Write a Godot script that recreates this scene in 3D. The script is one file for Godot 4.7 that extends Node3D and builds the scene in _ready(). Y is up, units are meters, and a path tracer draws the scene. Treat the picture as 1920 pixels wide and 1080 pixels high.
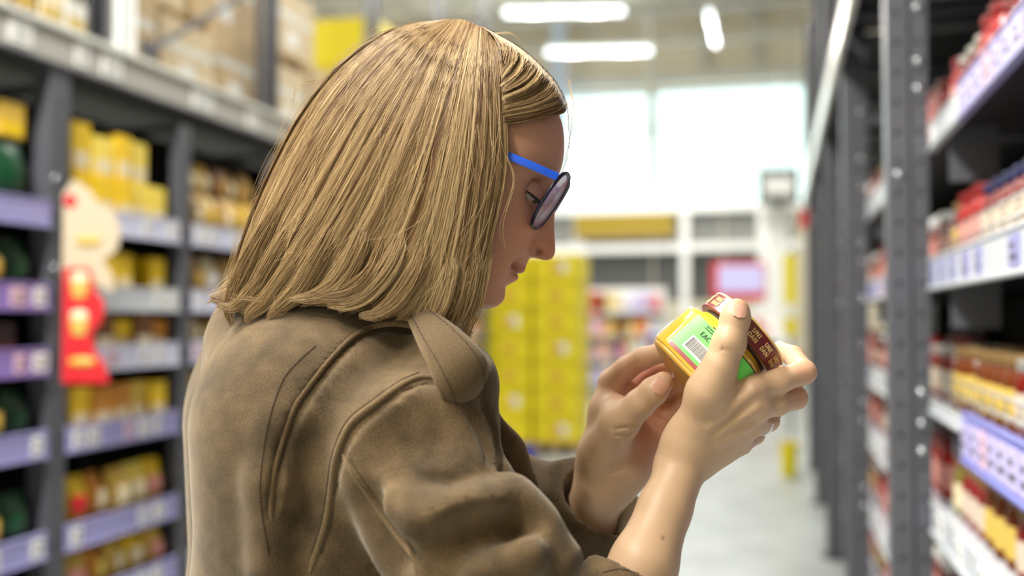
extends Node3D
# A shopper reading a mustard jar in the aisle of a warehouse food store.
const F := 1867.0
var cam_xf := Transform3D()
var M := {}
var used := {}
var rng := RandomNumberGenerator.new()

# ---------------------------------------------------------------- mesh builder
class MB:
	var v := PackedVector3Array()
	var n := PackedVector3Array()
	var c := PackedColorArray()
	var uv := PackedVector2Array()
	var ix := PackedInt32Array()
	var smooth := false
	func tri(a: Vector3, b: Vector3, d: Vector3) -> void:
		var k := v.size()
		v.append(a); v.append(b); v.append(d)
		var nn := (d - a).cross(b - a).normalized()
		n.append(nn); n.append(nn); n.append(nn)
		ix.append(k); ix.append(k + 1); ix.append(k + 2)
	func quad(a: Vector3, b: Vector3, d: Vector3, e: Vector3) -> void:
		tri(a, b, d); tri(a, d, e)
	# box with chamfered edges; lo / hi corners, bevel b, optional transform
	func box(lo: Vector3, hi: Vector3, b := 0.0, xf := Transform3D.IDENTITY) -> MB:
		var ce := (lo + hi) * 0.5
		var h := (hi - lo) * 0.5
		b = minf(b, minf(h.x, minf(h.y, h.z)) * 0.9)
		var ax := [Vector3.RIGHT, Vector3.UP, Vector3.BACK]
		for a in 3:
			for s in [-1.0, 1.0]:
				var w: Vector3 = ax[a] * s
				var p: Vector3 = ax[(a + 1) % 3]
				var q: Vector3 = ax[(a + 2) % 3] * s
				var c0: Vector3 = ce + w * h[a]
				var hp: float = h[(a + 1) % 3] - b
				var hq: float = h[(a + 2) % 3] - b
				quad(xf * (c0 - p * hp - q * hq), xf * (c0 - p * hp + q * hq), xf * (c0 + p * hp + q * hq), xf * (c0 + p * hp - q * hq))
		if b > 0.0:
			for a in 3:
				var i := (a + 1) % 3
				var j := (a + 2) % 3
				for s in [-1.0, 1.0]:
					for t in [-1.0, 1.0]:
						var e1: Vector3 = ce + ax[i] * s * h[i] + ax[j] * t * (h[j] - b)
						var e2: Vector3 = ce + ax[i] * s * (h[i] - b) + ax[j] * t * h[j]
						var l: Vector3 = ax[a] * (h[a] - b)
						if s * t > 0:
							quad(xf * (e1 - l), xf * (e1 + l), xf * (e2 + l), xf * (e2 - l))
						else:
							quad(xf * (e1 - l), xf * (e2 - l), xf * (e2 + l), xf * (e1 + l))
			for sx in [-1.0, 1.0]:
				for sy in [-1.0, 1.0]:
					for sz in [-1.0, 1.0]:
						var s3 := Vector3(sx, sy, sz)
						var p1 := ce + s3 * (h - Vector3(0, b, b))
						var p2 := ce + s3 * (h - Vector3(b, 0, b))
						var p3 := ce + s3 * (h - Vector3(b, b, 0))
						if sx * sy * sz > 0:
							tri(xf * p1, xf * p3, xf * p2)
						else:
							tri(xf * p1, xf * p2, xf * p3)
		return self
	# grid of rings: rows x cols points; closed around if wrap
	func grid(pts: PackedVector3Array, rows: int, cols: int, wrap := true, flip := false, cols_color := PackedColorArray()) -> MB:
		var k := v.size()
		v.append_array(pts)
		var nn := PackedVector3Array()
		nn.resize(pts.size())
		var cc := cols if wrap else cols - 1
		for r in rows - 1:
			for q in cc:
				var a := r * cols + q
				var b := r * cols + (q + 1) % cols
				var d := a + cols
				var e := b + cols
				var f1 := (pts[e] - pts[a]).cross(pts[b] - pts[a])
				var f2 := (pts[d] - pts[a]).cross(pts[e] - pts[a])
				if flip:
					f1 = -f1; f2 = -f2
					ix.append(k + a); ix.append(k + e); ix.append(k + b)
					ix.append(k + a); ix.append(k + d); ix.append(k + e)
				else:
					ix.append(k + a); ix.append(k + b); ix.append(k + e)
					ix.append(k + a); ix.append(k + e); ix.append(k + d)
				nn[a] += f1 + f2; nn[b] += f1; nn[e] += f1 + f2; nn[d] += f2
		for i in nn.size():
			nn[i] = nn[i].normalized() if nn[i].length_squared() > 1e-20 else Vector3.UP
		n.append_array(nn)
		if cols_color.size():
			c.append_array(cols_color)
		return self
	# lathe about y: profile of (radius, y), from top to bottom or back; xf places it
	func lathe(prof: PackedVector2Array, seg := 24, xf := Transform3D.IDENTITY, sq := 0.0) -> MB:
		var pts := PackedVector3Array()
		for p in prof:
			for s in seg:
				var a := TAU * s / seg
				var r := p.x
				if sq > 0.0:
					var ca := absf(cos(a)); var sa := absf(sin(a))
					r = p.x / pow(pow(ca, sq) + pow(sa, sq), 1.0 / sq)
				pts.append(xf * Vector3(cos(a) * r, p.y, sin(a) * r))
		return grid(pts, prof.size(), seg, true, prof[0].y < prof[prof.size() - 1].y)
	# tube along a path with radii
	func tube(path: PackedVector3Array, rad: PackedFloat32Array, seg := 8, caps := true, flat := 1.0, side := Vector3.ZERO) -> MB:
		var pts := PackedVector3Array()
		var m := path.size()
		var t0 := (path[1] - path[0]).normalized()
		var u := t0.cross(Vector3.UP if absf(t0.y) < 0.9 else Vector3.RIGHT).normalized()
		for i in m:
			var t := (path[mini(i + 1, m - 1)] - path[maxi(i - 1, 0)]).normalized()
			if side != Vector3.ZERO:
				u = (side - t * side.dot(t)).normalized()
			else:
				u = (u - t * u.dot(t)).normalized()
			var w := t.cross(u)
			var r := rad[mini(i, rad.size() - 1)]
			for s in seg:
				var a := TAU * s / seg
				pts.append(path[i] + (u * cos(a) + w * sin(a) * flat) * r)
		grid(pts, m, seg, true, false)
		if caps:
			for e in [0, m - 1]:
				var k := v.size()
				v.append(path[e])
				var t := (path[1] - path[0]).normalized() * -1.0 if e == 0 else (path[m - 1] - path[m - 2]).normalized()
				n.append(t)
				for s in seg:
					v.append(pts[e * seg + s]); n.append(t)
				for s in seg:
					var a := k + 1 + s
					var b := k + 1 + (s + 1) % seg
					if e == 0:
						ix.append(k); ix.append(b); ix.append(a)
					else:
						ix.append(k); ix.append(a); ix.append(b)
		return self
	func mesh(mat: Material) -> ArrayMesh:
		var arr := []
		arr.resize(Mesh.ARRAY_MAX)
		arr[Mesh.ARRAY_VERTEX] = v
		arr[Mesh.ARRAY_NORMAL] = n
		if c.size() == v.size() and c.size():
			arr[Mesh.ARRAY_COLOR] = c
		if uv.size() == v.size() and uv.size():
			arr[Mesh.ARRAY_TEX_UV] = uv
		arr[Mesh.ARRAY_INDEX] = ix
		var am := ArrayMesh.new()
		am.add_surface_from_arrays(Mesh.PRIMITIVE_TRIANGLES, arr)
		am.surface_set_material(0, mat)
		return am

func numbered(base: String) -> String:
	var k: int = used.get(base, 0)
	used[base] = k + 1
	return base if k == 0 else "%s_%03d" % [base, k]

func put(called: String, mesh: Mesh, parent: Node3D = null, xf := Transform3D.IDENTITY, mat: Material = null) -> MeshInstance3D:
	var o := MeshInstance3D.new()
	o.name = numbered(called) if parent == null else called
	o.mesh = mesh
	o.transform = xf
	if mat:
		o.material_override = mat
	if parent == null:
		add_child(o, true)
	else:
		parent.add_child(o, true)
	return o

func thing(called: String, label: String, category: String, pos := Vector3.ZERO, group := "") -> Node3D:
	var o := Node3D.new()
	o.name = numbered(called)
	add_child(o, true)
	o.position = pos
	tag(o, label, category, group)
	return o

func tag(o: Node, label: String, category: String, group := "") -> Node:
	o.set_meta("label", label)
	o.set_meta("category", category)
	if group:
		o.set_meta("group", group)
	return o

func struct(called: String, mesh: Mesh, label := "", xf := Transform3D.IDENTITY) -> MeshInstance3D:
	var o := MeshInstance3D.new()
	o.name = called
	o.mesh = mesh
	o.transform = xf
	add_child(o, true)
	o.set_meta("kind", "structure")
	if label:
		o.set_meta("label", label)
	return o

func copy(src: Node3D, base: String, pos: Vector3, turn: float, label: String) -> Node3D:
	var o: Node3D = src.duplicate()
	o.name = numbered(base)
	add_child(o, true)
	o.position = pos
	o.rotation.y = turn
	o.set_meta("label", label)
	return o

func mat(col: Color, rough := 0.6, metal := 0.0, spec := 0.5) -> StandardMaterial3D:
	var m := StandardMaterial3D.new()
	m.albedo_color = col
	m.roughness = rough
	m.metallic = metal
	m.metallic_specular = spec
	return m

func rgb(r: int, g: int, b: int) -> Color:
	return Color8(r, g, b)

func at(px: float, py: float, depth: float) -> Vector3:
	return cam_xf * Vector3((px - 960.0) / F * depth, -(py - 540.0) / F * depth, -depth)

func noise_tex(freq: float, oct: int, ramp: Array, size := 512, seed_ := 1, normal := false, strength := 4.0) -> NoiseTexture2D:
	var t := NoiseTexture2D.new()
	var f := FastNoiseLite.new()
	f.noise_type = FastNoiseLite.TYPE_SIMPLEX_SMOOTH
	f.frequency = freq
	f.fractal_octaves = oct
	f.seed = seed_
	t.noise = f
	t.width = size
	t.height = size
	t.seamless = true
	t.as_normal_map = normal
	t.bump_strength = strength
	if ramp.size():
		var g := Gradient.new()
		var off := PackedFloat32Array()
		var cs := PackedColorArray()
		for i in ramp.size():
			off.append(ramp[i][0]); cs.append(ramp[i][1])
		g.offsets = off
		g.colors = cs
		t.color_ramp = g
	return t

func ordinal(i: int) -> String:
	var w := ["first", "second", "third", "fourth", "fifth", "sixth", "seventh", "eighth", "ninth", "tenth", "eleventh", "twelfth", "thirteenth", "fourteenth", "fifteenth", "sixteenth", "seventeenth", "eighteenth", "nineteenth", "twentieth"]
	return w[mini(i, 19)]

func _ready() -> void:
	rng.seed = 7
	# ---------------- camera, environment, exposure
	var cam := Camera3D.new()
	cam.name = "camera"
	cam.fov = rad_to_deg(2.0 * atan(540.0 / F))
	cam.position = Vector3(0, 1.42, 0)
	cam.rotation = Vector3(deg_to_rad(1.69), deg_to_rad(14.86), 0)
	cam.near = 0.05
	cam.far = 200.0
	var att := CameraAttributesPhysical.new()
	att.frustum_focal_length = 12.0 * F / 540.0
	att.frustum_focus_distance = 0.875
	att.exposure_aperture = 2.7
	cam.attributes = att
	add_child(cam)
	cam_xf = Transform3D(Basis.from_euler(cam.rotation), cam.position)
	var we := WorldEnvironment.new()
	we.name = "world_environment"
	var env := Environment.new()
	env.background_mode = Environment.BG_COLOR
	env.background_color = Color(0.75, 0.85, 0.9)
	env.tonemap_mode = Environment.TONE_MAPPER_LINEAR
	env.tonemap_exposure = 0.6
	env.sdfgi_enabled = true
	env.ssao_enabled = true
	env.ssil_enabled = true
	we.environment = env
	add_child(we)
	make_materials()
	lights()
	shell()
	left_rack()
	right_rack()
	far_store()
	person()
	mustard_jar()

func make_materials() -> void:
	M.floor = mat(rgb(164, 170, 170), 0.38)
	M.floor.albedo_texture = noise_tex(0.01, 4, [[0.3, Color(0.9, 0.9, 0.9)], [0.7, Color(1, 1, 1)]], 512, 3)
	M.floor.uv1_triplanar = true
	M.floor.uv1_scale = Vector3(0.3, 0.3, 0.3)
	M.wall = mat(rgb(238, 228, 206), 0.8)
	M.ceil = mat(rgb(226, 220, 206), 0.8)
	M.white = mat(rgb(235, 238, 238), 0.6)
	M.steel_blue = mat(rgb(190, 204, 225), 0.5)
	M.truss = mat(rgb(172, 170, 162), 0.6)
	M.pale_truss = mat(rgb(215, 214, 206), 0.6)
	M.rack = mat(rgb(88, 90, 98), 0.42, 0.15)
	M.rack_dark = mat(rgb(24, 24, 28), 0.6)
	M.beam = mat(rgb(168, 166, 160), 0.5)
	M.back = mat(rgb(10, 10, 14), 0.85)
	M.deck = mat(rgb(36, 36, 40), 0.6)
	M.rail = mat(rgb(206, 208, 232), 0.4)
	M.rail_lav = mat(rgb(150, 148, 200), 0.4)
	M.rail_purple = mat(rgb(140, 120, 190), 0.4)
	M.rail_blue = mat(rgb(112, 116, 196), 0.4)
	M.rail_white = mat(rgb(198, 203, 212), 0.35)
	M.paper = mat(rgb(238, 238, 236), 0.7)
	M.pinkpaper = mat(rgb(225, 190, 205), 0.7)
	M.ink = mat(rgb(70, 70, 80), 0.7)
	M.bolt = mat(rgb(215, 220, 225), 0.22, 0.9)
	M.chrome = mat(rgb(225, 225, 225), 0.25, 0.85)
	M.yellow = mat(rgb(236, 196, 20), 0.45)
	M.yellow_light = mat(rgb(240, 214, 90), 0.45)
	M.orange = mat(rgb(196, 128, 30), 0.5)
	M.clearfilm = mat(rgb(214, 205, 180), 0.3)
	M.crate = mat(rgb(236, 218, 18), 0.5)
	M.crate_edge = mat(rgb(214, 190, 10), 0.5)
	M.print = mat(rgb(214, 160, 60), 0.6)
	M.green = mat(rgb(12, 110, 48), 0.25)
	M.green_dark = mat(rgb(8, 60, 34), 0.3)
	M.tan = mat(rgb(176, 140, 76), 0.4)
	M.gold = mat(rgb(214, 176, 70), 0.35)
	M.cream = mat(rgb(232, 218, 180), 0.5)
	M.red = mat(rgb(206, 20, 34), 0.45)
	M.darkred = mat(rgb(120, 16, 18), 0.4)
	M.card = mat(rgb(200, 176, 138), 0.75)
	M.card2 = mat(rgb(214, 196, 162), 0.75)
	M.wrap = mat(rgb(226, 226, 218), 0.3)
	M.brown = mat(rgb(116, 70, 30), 0.5)
	M.blue = mat(rgb(40, 60, 170), 0.4)
	M.navy = mat(rgb(22, 28, 70), 0.5)
	M.grey = mat(rgb(140, 142, 140), 0.6)
	M.shutter = mat(rgb(88, 90, 90), 0.6)
	M.olive = mat(rgb(150, 128, 28), 0.6)
	M.wood = mat(rgb(170, 140, 96), 0.7)
	M.silver_lid = mat(rgb(205, 205, 200), 0.3, 0.7)
	M.gold_lid = mat(rgb(140, 112, 70), 0.4, 0.4)
	M.tomato = mat(rgb(112, 20, 12), 0.2)
	M.pickle = mat(rgb(110, 104, 40), 0.2)
	M.amber = mat(rgb(104, 50, 18), 0.2)
	M.label_yellow = mat(rgb(206, 176, 84), 0.6)
	M.label_white = mat(rgb(206, 190, 172), 0.6)
	M.label_pink = mat(rgb(222, 150, 140), 0.6)
	M.jar_red = mat(rgb(160, 24, 24), 0.3)
	M.sign_cream = mat(rgb(196, 180, 154), 0.6)
	M.sign_grey = mat(rgb(84, 86, 84), 0.6)
	M.lilac = mat(rgb(196, 188, 232), 0.5)
	var e := mat(Color.WHITE, 0.5)
	e.emission_enabled = true
	e.emission = Color(0.95, 1.0, 1.0)
	e.emission_energy_multiplier = 5.0
	M.tube = e
	var w := mat(Color.WHITE, 0.6)
	w.emission_enabled = true
	w.emission = Color(0.84, 1.0, 1.0)
	w.emission_energy_multiplier = 1.85
	M.daylight = w
	var s := mat(rgb(20, 20, 24), 0.3)
	s.emission_enabled = true
	s.emission = Color(0.86, 0.84, 1.0)
	s.emission_energy_multiplier = 1.6
	M.screen = s

var tube_mesh: ArrayMesh
var tube_body: ArrayMesh
var tube_rod: ArrayMesh
func tube_light(pos: Vector3, turn: float, energy: float, label: String, vis := true) -> void:
	var t := thing("tube_light", label, "ceiling light", pos, "linear lights hung below the roof")
	t.rotation.y = turn
	if tube_mesh == null:
		var b := MB.new()
		b.tube(PackedVector3Array([Vector3(-1, 0, 0), Vector3(-0.98, 0, 0), Vector3(0.98, 0, 0), Vector3(1, 0, 0)]), PackedFloat32Array([0.04, 0.055, 0.055, 0.04]), 12)
		tube_mesh = b.mesh(M.tube)
		tube_body = MB.new().box(Vector3(-1.02, 0.07, -0.035), Vector3(1.02, 0.13, 0.035), 0.01).mesh(M.white)
		var r := MB.new()
		for x in [-0.8, 0.8]:
			r.tube(PackedVector3Array([Vector3(x, 0.12, 0), Vector3(x, 2.6, 0)]), PackedFloat32Array([0.008]), 5)
		tube_rod = r.mesh(M.pale_truss)
	put("tube", tube_mesh, t)
	put("housing", tube_body, t)
	put("hanger", tube_rod, t)
	if pos.z < -12.0:
		# the bare tubes at the back also light the roof and the wall above the windows
		for x in [-0.5, 0.5]:
			var ol := OmniLight3D.new()
			ol.name = "tube_lamp"
			ol.light_energy = energy * 0.06
			ol.light_size = 0.12
			ol.light_color = Color(1.0, 0.985, 0.95)
			ol.omni_range = 60.0
			ol.omni_attenuation = 2.0
			ol.shadow_enabled = true
			t.add_child(ol, true)
			ol.position = Vector3(x, -0.2, 0)
		energy *= 0.85
	var l := AreaLight3D.new()
	l.name = "tube_lamp"
	l.area_size = Vector2(2.0, 0.16)
	l.light_energy = energy
	l.light_color = Color(1.0, 0.985, 0.95)
	l.area_range = 60.0
	l.area_attenuation = 2.0
	l.shadow_enabled = true
	t.add_child(l, true)
	l.position = Vector3(0, -0.09, 0)
	l.rotation = Vector3(-PI / 2, 0, 0)

func lights() -> void:
	# the three fixtures in view
	tube_light(Vector3(-3.38, 6.5, -16.1), 0.21, 22, "long white tube light hung across the aisle, upper of the two near the woman's head")
	tube_light(Vector3(-3.25, 6.5, -18.7), 0.2, 22, "long white tube light hung across the aisle, lower of the two, above the white windows")
	tube_light(Vector3(-1.05, 6.5, -17.75), PI / 2, 22, "short looking tube light hung along the aisle, seen nearly end on")
	# the rest of the row, outside the frame
	var k := 0
	for p in [Vector3(-2.0, 4.9, -0.5), Vector3(-1.6, 5.6, -3.8), Vector3(-1.3, 5.6, -6.2), Vector3(-1.3, 6.0, -9.5), Vector3(-1.3, 6.3, -13.0), Vector3(-2.0, 5.4, 2.2)]:
		tube_light(p, PI / 2, [68, 8, 10, 28, 40, 56][k], "white tube light above the aisle outside the picture, %s of its row" % ordinal(k))
		k += 1
	k = 6
	for p in [Vector3(-6.5, 6.4, -4), Vector3(-6.5, 6.4, -10), Vector3(-9.5, 6.4, -16), Vector3(-6.5, 6.4, -22), Vector3(5, 6.4, -4), Vector3(5, 6.4, -10), Vector3(5, 6.4, -16), Vector3(4, 6.4, -22)]:
		tube_light(p, PI / 2, 38 if p.x < 0 else 9, "white tube light over a neighbouring aisle outside the picture, %s of its row" % ordinal(k - 6))
		k += 1

func shell() -> void:
	var T := 0.2
	struct("floor", MB.new().box(Vector3(-14, -T, -26.4), Vector3(14, 0, 6), 0).mesh(M.floor), "pale grey polished concrete floor")
	struct("ceiling", MB.new().box(Vector3(-14, 9.4, -26.4), Vector3(14, 9.4 + T, 6), 0).mesh(M.ceil), "pale roof deck")
	struct("wall_left", MB.new().box(Vector3(-14 - T, 0, -26.4), Vector3(-14, 9.4, 6), 0).mesh(M.wall))
	struct("wall_right", MB.new().box(Vector3(14, 0, -26.4), Vector3(14 + T, 9.4, 6), 0).mesh(M.wall))
	struct("wall_front", MB.new().box(Vector3(-14, 0, 6), Vector3(14, 9.4, 6 + T), 0).mesh(M.wall))
	# back wall with the two big openings filled with frosted daylight panels
	var b := MB.new()
	b.box(Vector3(-14, 0, -26.4), Vector3(14, 4.15, -26), 0)
	b.box(Vector3(-14, 7.35, -26.4), Vector3(14, 9.4, -26), 0)
	b.box(Vector3(-14, 4.15, -26.4), Vector3(-7.9, 7.35, -26), 0)
	b.box(Vector3(0.75, 4.15, -26.4), Vector3(14, 7.35, -26), 0)
	struct("wall_back", b.mesh(M.wall), "beige upper wall above the white windows")
	for i in 2:
		var x0: float = [-7.9, -3.05][i]
		var x1: float = [-3.05, 0.75][i]
		var w := struct("window_%d" % (i + 1), MB.new().box(Vector3(x0, 4.15, -26.3), Vector3(x1, 7.35, -26.22), 0).mesh(M.daylight), ["bright white frosted window beside the woman's forehead", "bright white frosted window right of the thin pipe"][i])
		var fr := MB.new()
		for y in [4.15, 7.27]:
			fr.box(Vector3(x0, y, -26.25), Vector3(x1, y + 0.08, -25.96), 0.01)
		for x in [x0, x1 - 0.07]:
			fr.box(Vector3(x, 4.2, -26.25), Vector3(x + 0.07, 7.3, -25.96), 0.01)
		put("window_frame", fr.mesh(M.white), w)
		var l := AreaLight3D.new()
		l.name = "window_daylight"
		l.area_size = Vector2(x1 - x0 - 0.2, 3.0)
		l.light_energy = 14
		l.light_color = Color(0.92, 0.98, 1.0)
		l.area_range = 60.0
		l.area_attenuation = 2.0
		l.shadow_enabled = true
		w.add_child(l, true)
		l.position = Vector3((x0 + x1) / 2, 5.75, -26.1)
		l.rotation = Vector3(0, PI, 0)
	# roof steel in view: deep girders across, purlins, hanging pipes
	var n := 1
	for z in [-25.4, -22.6, -20.0, -17.0, -14.0]:
		var g := MB.new()
		g.box(Vector3(-14, 9.2, z - 0.12), Vector3(14, 9.38, z + 0.12), 0.01)
		g.box(Vector3(-14, 8.35, z - 0.1), Vector3(14, 8.5, z + 0.1), 0.01)
		for i in 28:
			var x := -14.0 + i
			var s := 1.0 if i % 2 == 0 else -1.0
			g.tube(PackedVector3Array([Vector3(x, 8.85 - s * 0.4, z), Vector3(x + 1, 8.85 + s * 0.4, z)]), PackedFloat32Array([0.04]), 5)
		struct("trim_%d" % n, g.mesh(M.truss if n % 2 == 0 else M.pale_truss), "steel roof girder running across the store, %s from the back" % ordinal(n - 1))
		n += 1
	struct("trim_6", MB.new().box(Vector3(-14, 7.42, -25.98), Vector3(14, 7.75, -25.7), 0.02).mesh(M.pale_truss), "pale ledge above the white windows")

func post_mesh(h: float, w: float, d: float, holes: bool) -> ArrayMesh:
	# folded steel upright: front flange toward the aisle (-x side at x=0), web across x facing +z with punched holes
	var b := MB.new()
	var t := 0.004
	if not holes:
		b.box(Vector3(0, 0, 0), Vector3(t, h, -d), 0)
		b.box(Vector3(0, 0, -t), Vector3(w, h, 0), 0)
		b.box(Vector3(w - t, 0, 0), Vector3(w, h, -d), 0)
		b.box(Vector3(0, 0, -d), Vector3(w * 0.3, h, -d + t), 0)
		return b.mesh(M.rack)
	# web: two columns of holes at 25 % and 75 % with a groove between
	var hs := 0.011
	var pitch := 0.078
	var wide := w * 0.54
	for part in [[0.0, wide], [wide + 0.006, w]]:
		var x0: float = part[0]
		var x1: float = part[1]
		var c := (x0 + x1) / 2
		b.box(Vector3(x0, 0, -t), Vector3(c - hs / 2, h, 0), 0)
		b.box(Vector3(c + hs / 2, 0, -t), Vector3(x1, h, 0), 0)
		var y := 0.02
		while y < h:
			b.box(Vector3(c - hs / 2, y + hs, -t), Vector3(c + hs / 2, minf(y + pitch, h), 0), 0)
			y += pitch
	b.box(Vector3(wide, 0, -0.016), Vector3(wide + 0.006, h, -0.012), 0)
	b.box(Vector3(0, 0, -0.03), Vector3(w, h, -0.026), 0)
	b.box(Vector3(0, 0, -d), Vector3(t, h, -t), 0)
	b.box(Vector3(w - t, 0, -d), Vector3(w, h, -t), 0)
	b.box(Vector3(0, 0, -d), Vector3(w * 0.35, h, -d + t), 0)
	return b.mesh(M.rack)

# ------------------------------------------------------------------ left racking
func carton(called: String, size: Vector3, m: Material, face: Material, label: String, group: String, pos: Vector3, turn: float, win := true) -> Node3D:
	# a printed carton standing on its base, front face toward +x; parts: body, printed panel, flap edge
	var t := thing(called, label, "box", pos, group)
	t.rotation.y = turn
	var h := size / 2
	put("body", MB.new().box(Vector3(-h.x, 0, -h.z), Vector3(h.x, size.y, h.z), 0.004).mesh(m), t)
	if win:
		put("printed_panel", MB.new().box(Vector3(h.x - 0.001, size.y * 0.08, -h.z * 0.8), Vector3(h.x + 0.0015, size.y * 0.42, h.z * 0.8), 0).mesh(face), t)
		put("flap", MB.new().box(Vector3(-h.x * 0.98, size.y - 0.001, -h.z * 0.98), Vector3(-0.002, size.y + 0.0015, h.z * 0.98), 0).mesh(m), t)
	return t

func pouch_mesh(w: float, h: float, d: float, seed_: int, m: Material) -> ArrayMesh:
	# a soft bag: pillow body, crimped top and bottom seams
	var r := RandomNumberGenerator.new()
	r.seed = seed_
	var pts := PackedVector3Array()
	var rows := 12
	var seg := 20
	var f := FastNoiseLite.new()
	f.seed = seed_
	f.frequency = 9.0
	for i in rows:
		var v := float(i) / (rows - 1)
		var fat := pow(sin(PI * clampf(v * 0.94 + 0.03, 0.0, 1.0)), 0.55)
		var ww := w * (0.92 + 0.08 * fat)
		for s in seg:
			var a := TAU * s / seg
			var x := cos(a) * d * 0.5 * fat
			var z := sin(a) * ww * 0.5
			var p := Vector3(x, v * h, z)
			var k := 1.0 + 0.22 * f.get_noise_3d(p.x * 1.3, p.y, p.z)
			pts.append(Vector3(p.x * k, p.y, p.z * (0.9 + 0.1 * k)))
	var b := MB.new()
	b.grid(pts, rows, seg, true, true)
	return b.mesh(m)

func pouch(called: String, w: float, h: float, d: float, m: Material, lab: Material, label: String, group: String, pos: Vector3, turn: float, seed_: int) -> Node3D:
	var t := thing(called, label, "bag", pos, group)
	t.rotation.y = turn
	put("bag", pouch_mesh(w, h, d, seed_, m), t)
	var c := MB.new()
	c.box(Vector3(-0.002, h - 0.004, -w * 0.45), Vector3(0.002, h + 0.016, w * 0.45), 0)
	put("crimped_seam", c.mesh(m), t)
	# label bulging with the front of the bag
	var pts := PackedVector3Array()
	for i in 5:
		for s in 7:
			var v := 0.3 + 0.4 * i / 4.0
			var q := -0.6 + 1.2 * s / 6.0
			pts.append(Vector3(d * 0.5 * pow(sin(PI * v), 0.55) * sqrt(1 - q * q) * 1.1 + 0.006, v * h, q * w * 0.5))
	put("label", MB.new().grid(pts, 5, 7, false).mesh(lab), t)
	return t

func rail(z0: float, z1: float, x: float, y: float, h: float, m: Material, label: String, group: String, turned: float, tags: Material, n: int, dens := 0.6) -> void:
	# price rail: tilted strip with upper and lower lips and paper tags; turned=+1 faces +x, -1 faces -x
	var t := thing("price_rail", label, "price rail", Vector3(x, y, (z0 + z1) / 2), group)
	var l := absf(z1 - z0) / 2
	var b := MB.new()
	b.box(Vector3(-0.004, 0, -l), Vector3(0.004, h, l), 0.002)
	b.box(Vector3(-0.008 if turned < 0 else -0.01, h - 0.004, -l), Vector3(0.01 if turned < 0 else 0.008, h + 0.004, l), 0.002)
	b.box(Vector3(-0.01, -0.004, -l), Vector3(0.01, 0.006, l), 0.002)
	put("strip", b.mesh(m), t)
	for i in n:
		var zc := -l + (i + 0.5) * 2 * l / n + rng.randf_range(-0.01, 0.01)
		if rng.randf() > dens:
			continue
		var w := rng.randf_range(0.025, 0.04)
		var s := turned
		var p := put("price_tag", MB.new().box(Vector3(minf(s * 0.004, s * 0.007), h * 0.14, zc - w), Vector3(maxf(s * 0.004, s * 0.007), h * 0.86, zc + w), 0).mesh(tags if rng.randf() < 0.8 else M.pinkpaper), t)
		var k := MB.new()
		for j in 2:
			k.box(Vector3(minf(s * 0.007, s * 0.0076), h * (0.3 + 0.25 * j), zc - w * 0.7), Vector3(maxf(s * 0.007, s * 0.0076), h * (0.42 + 0.25 * j), zc + w * (0.1 + 0.5 * (1 - j))), 0)
		put("print", k.mesh(M.ink), p)

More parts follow.
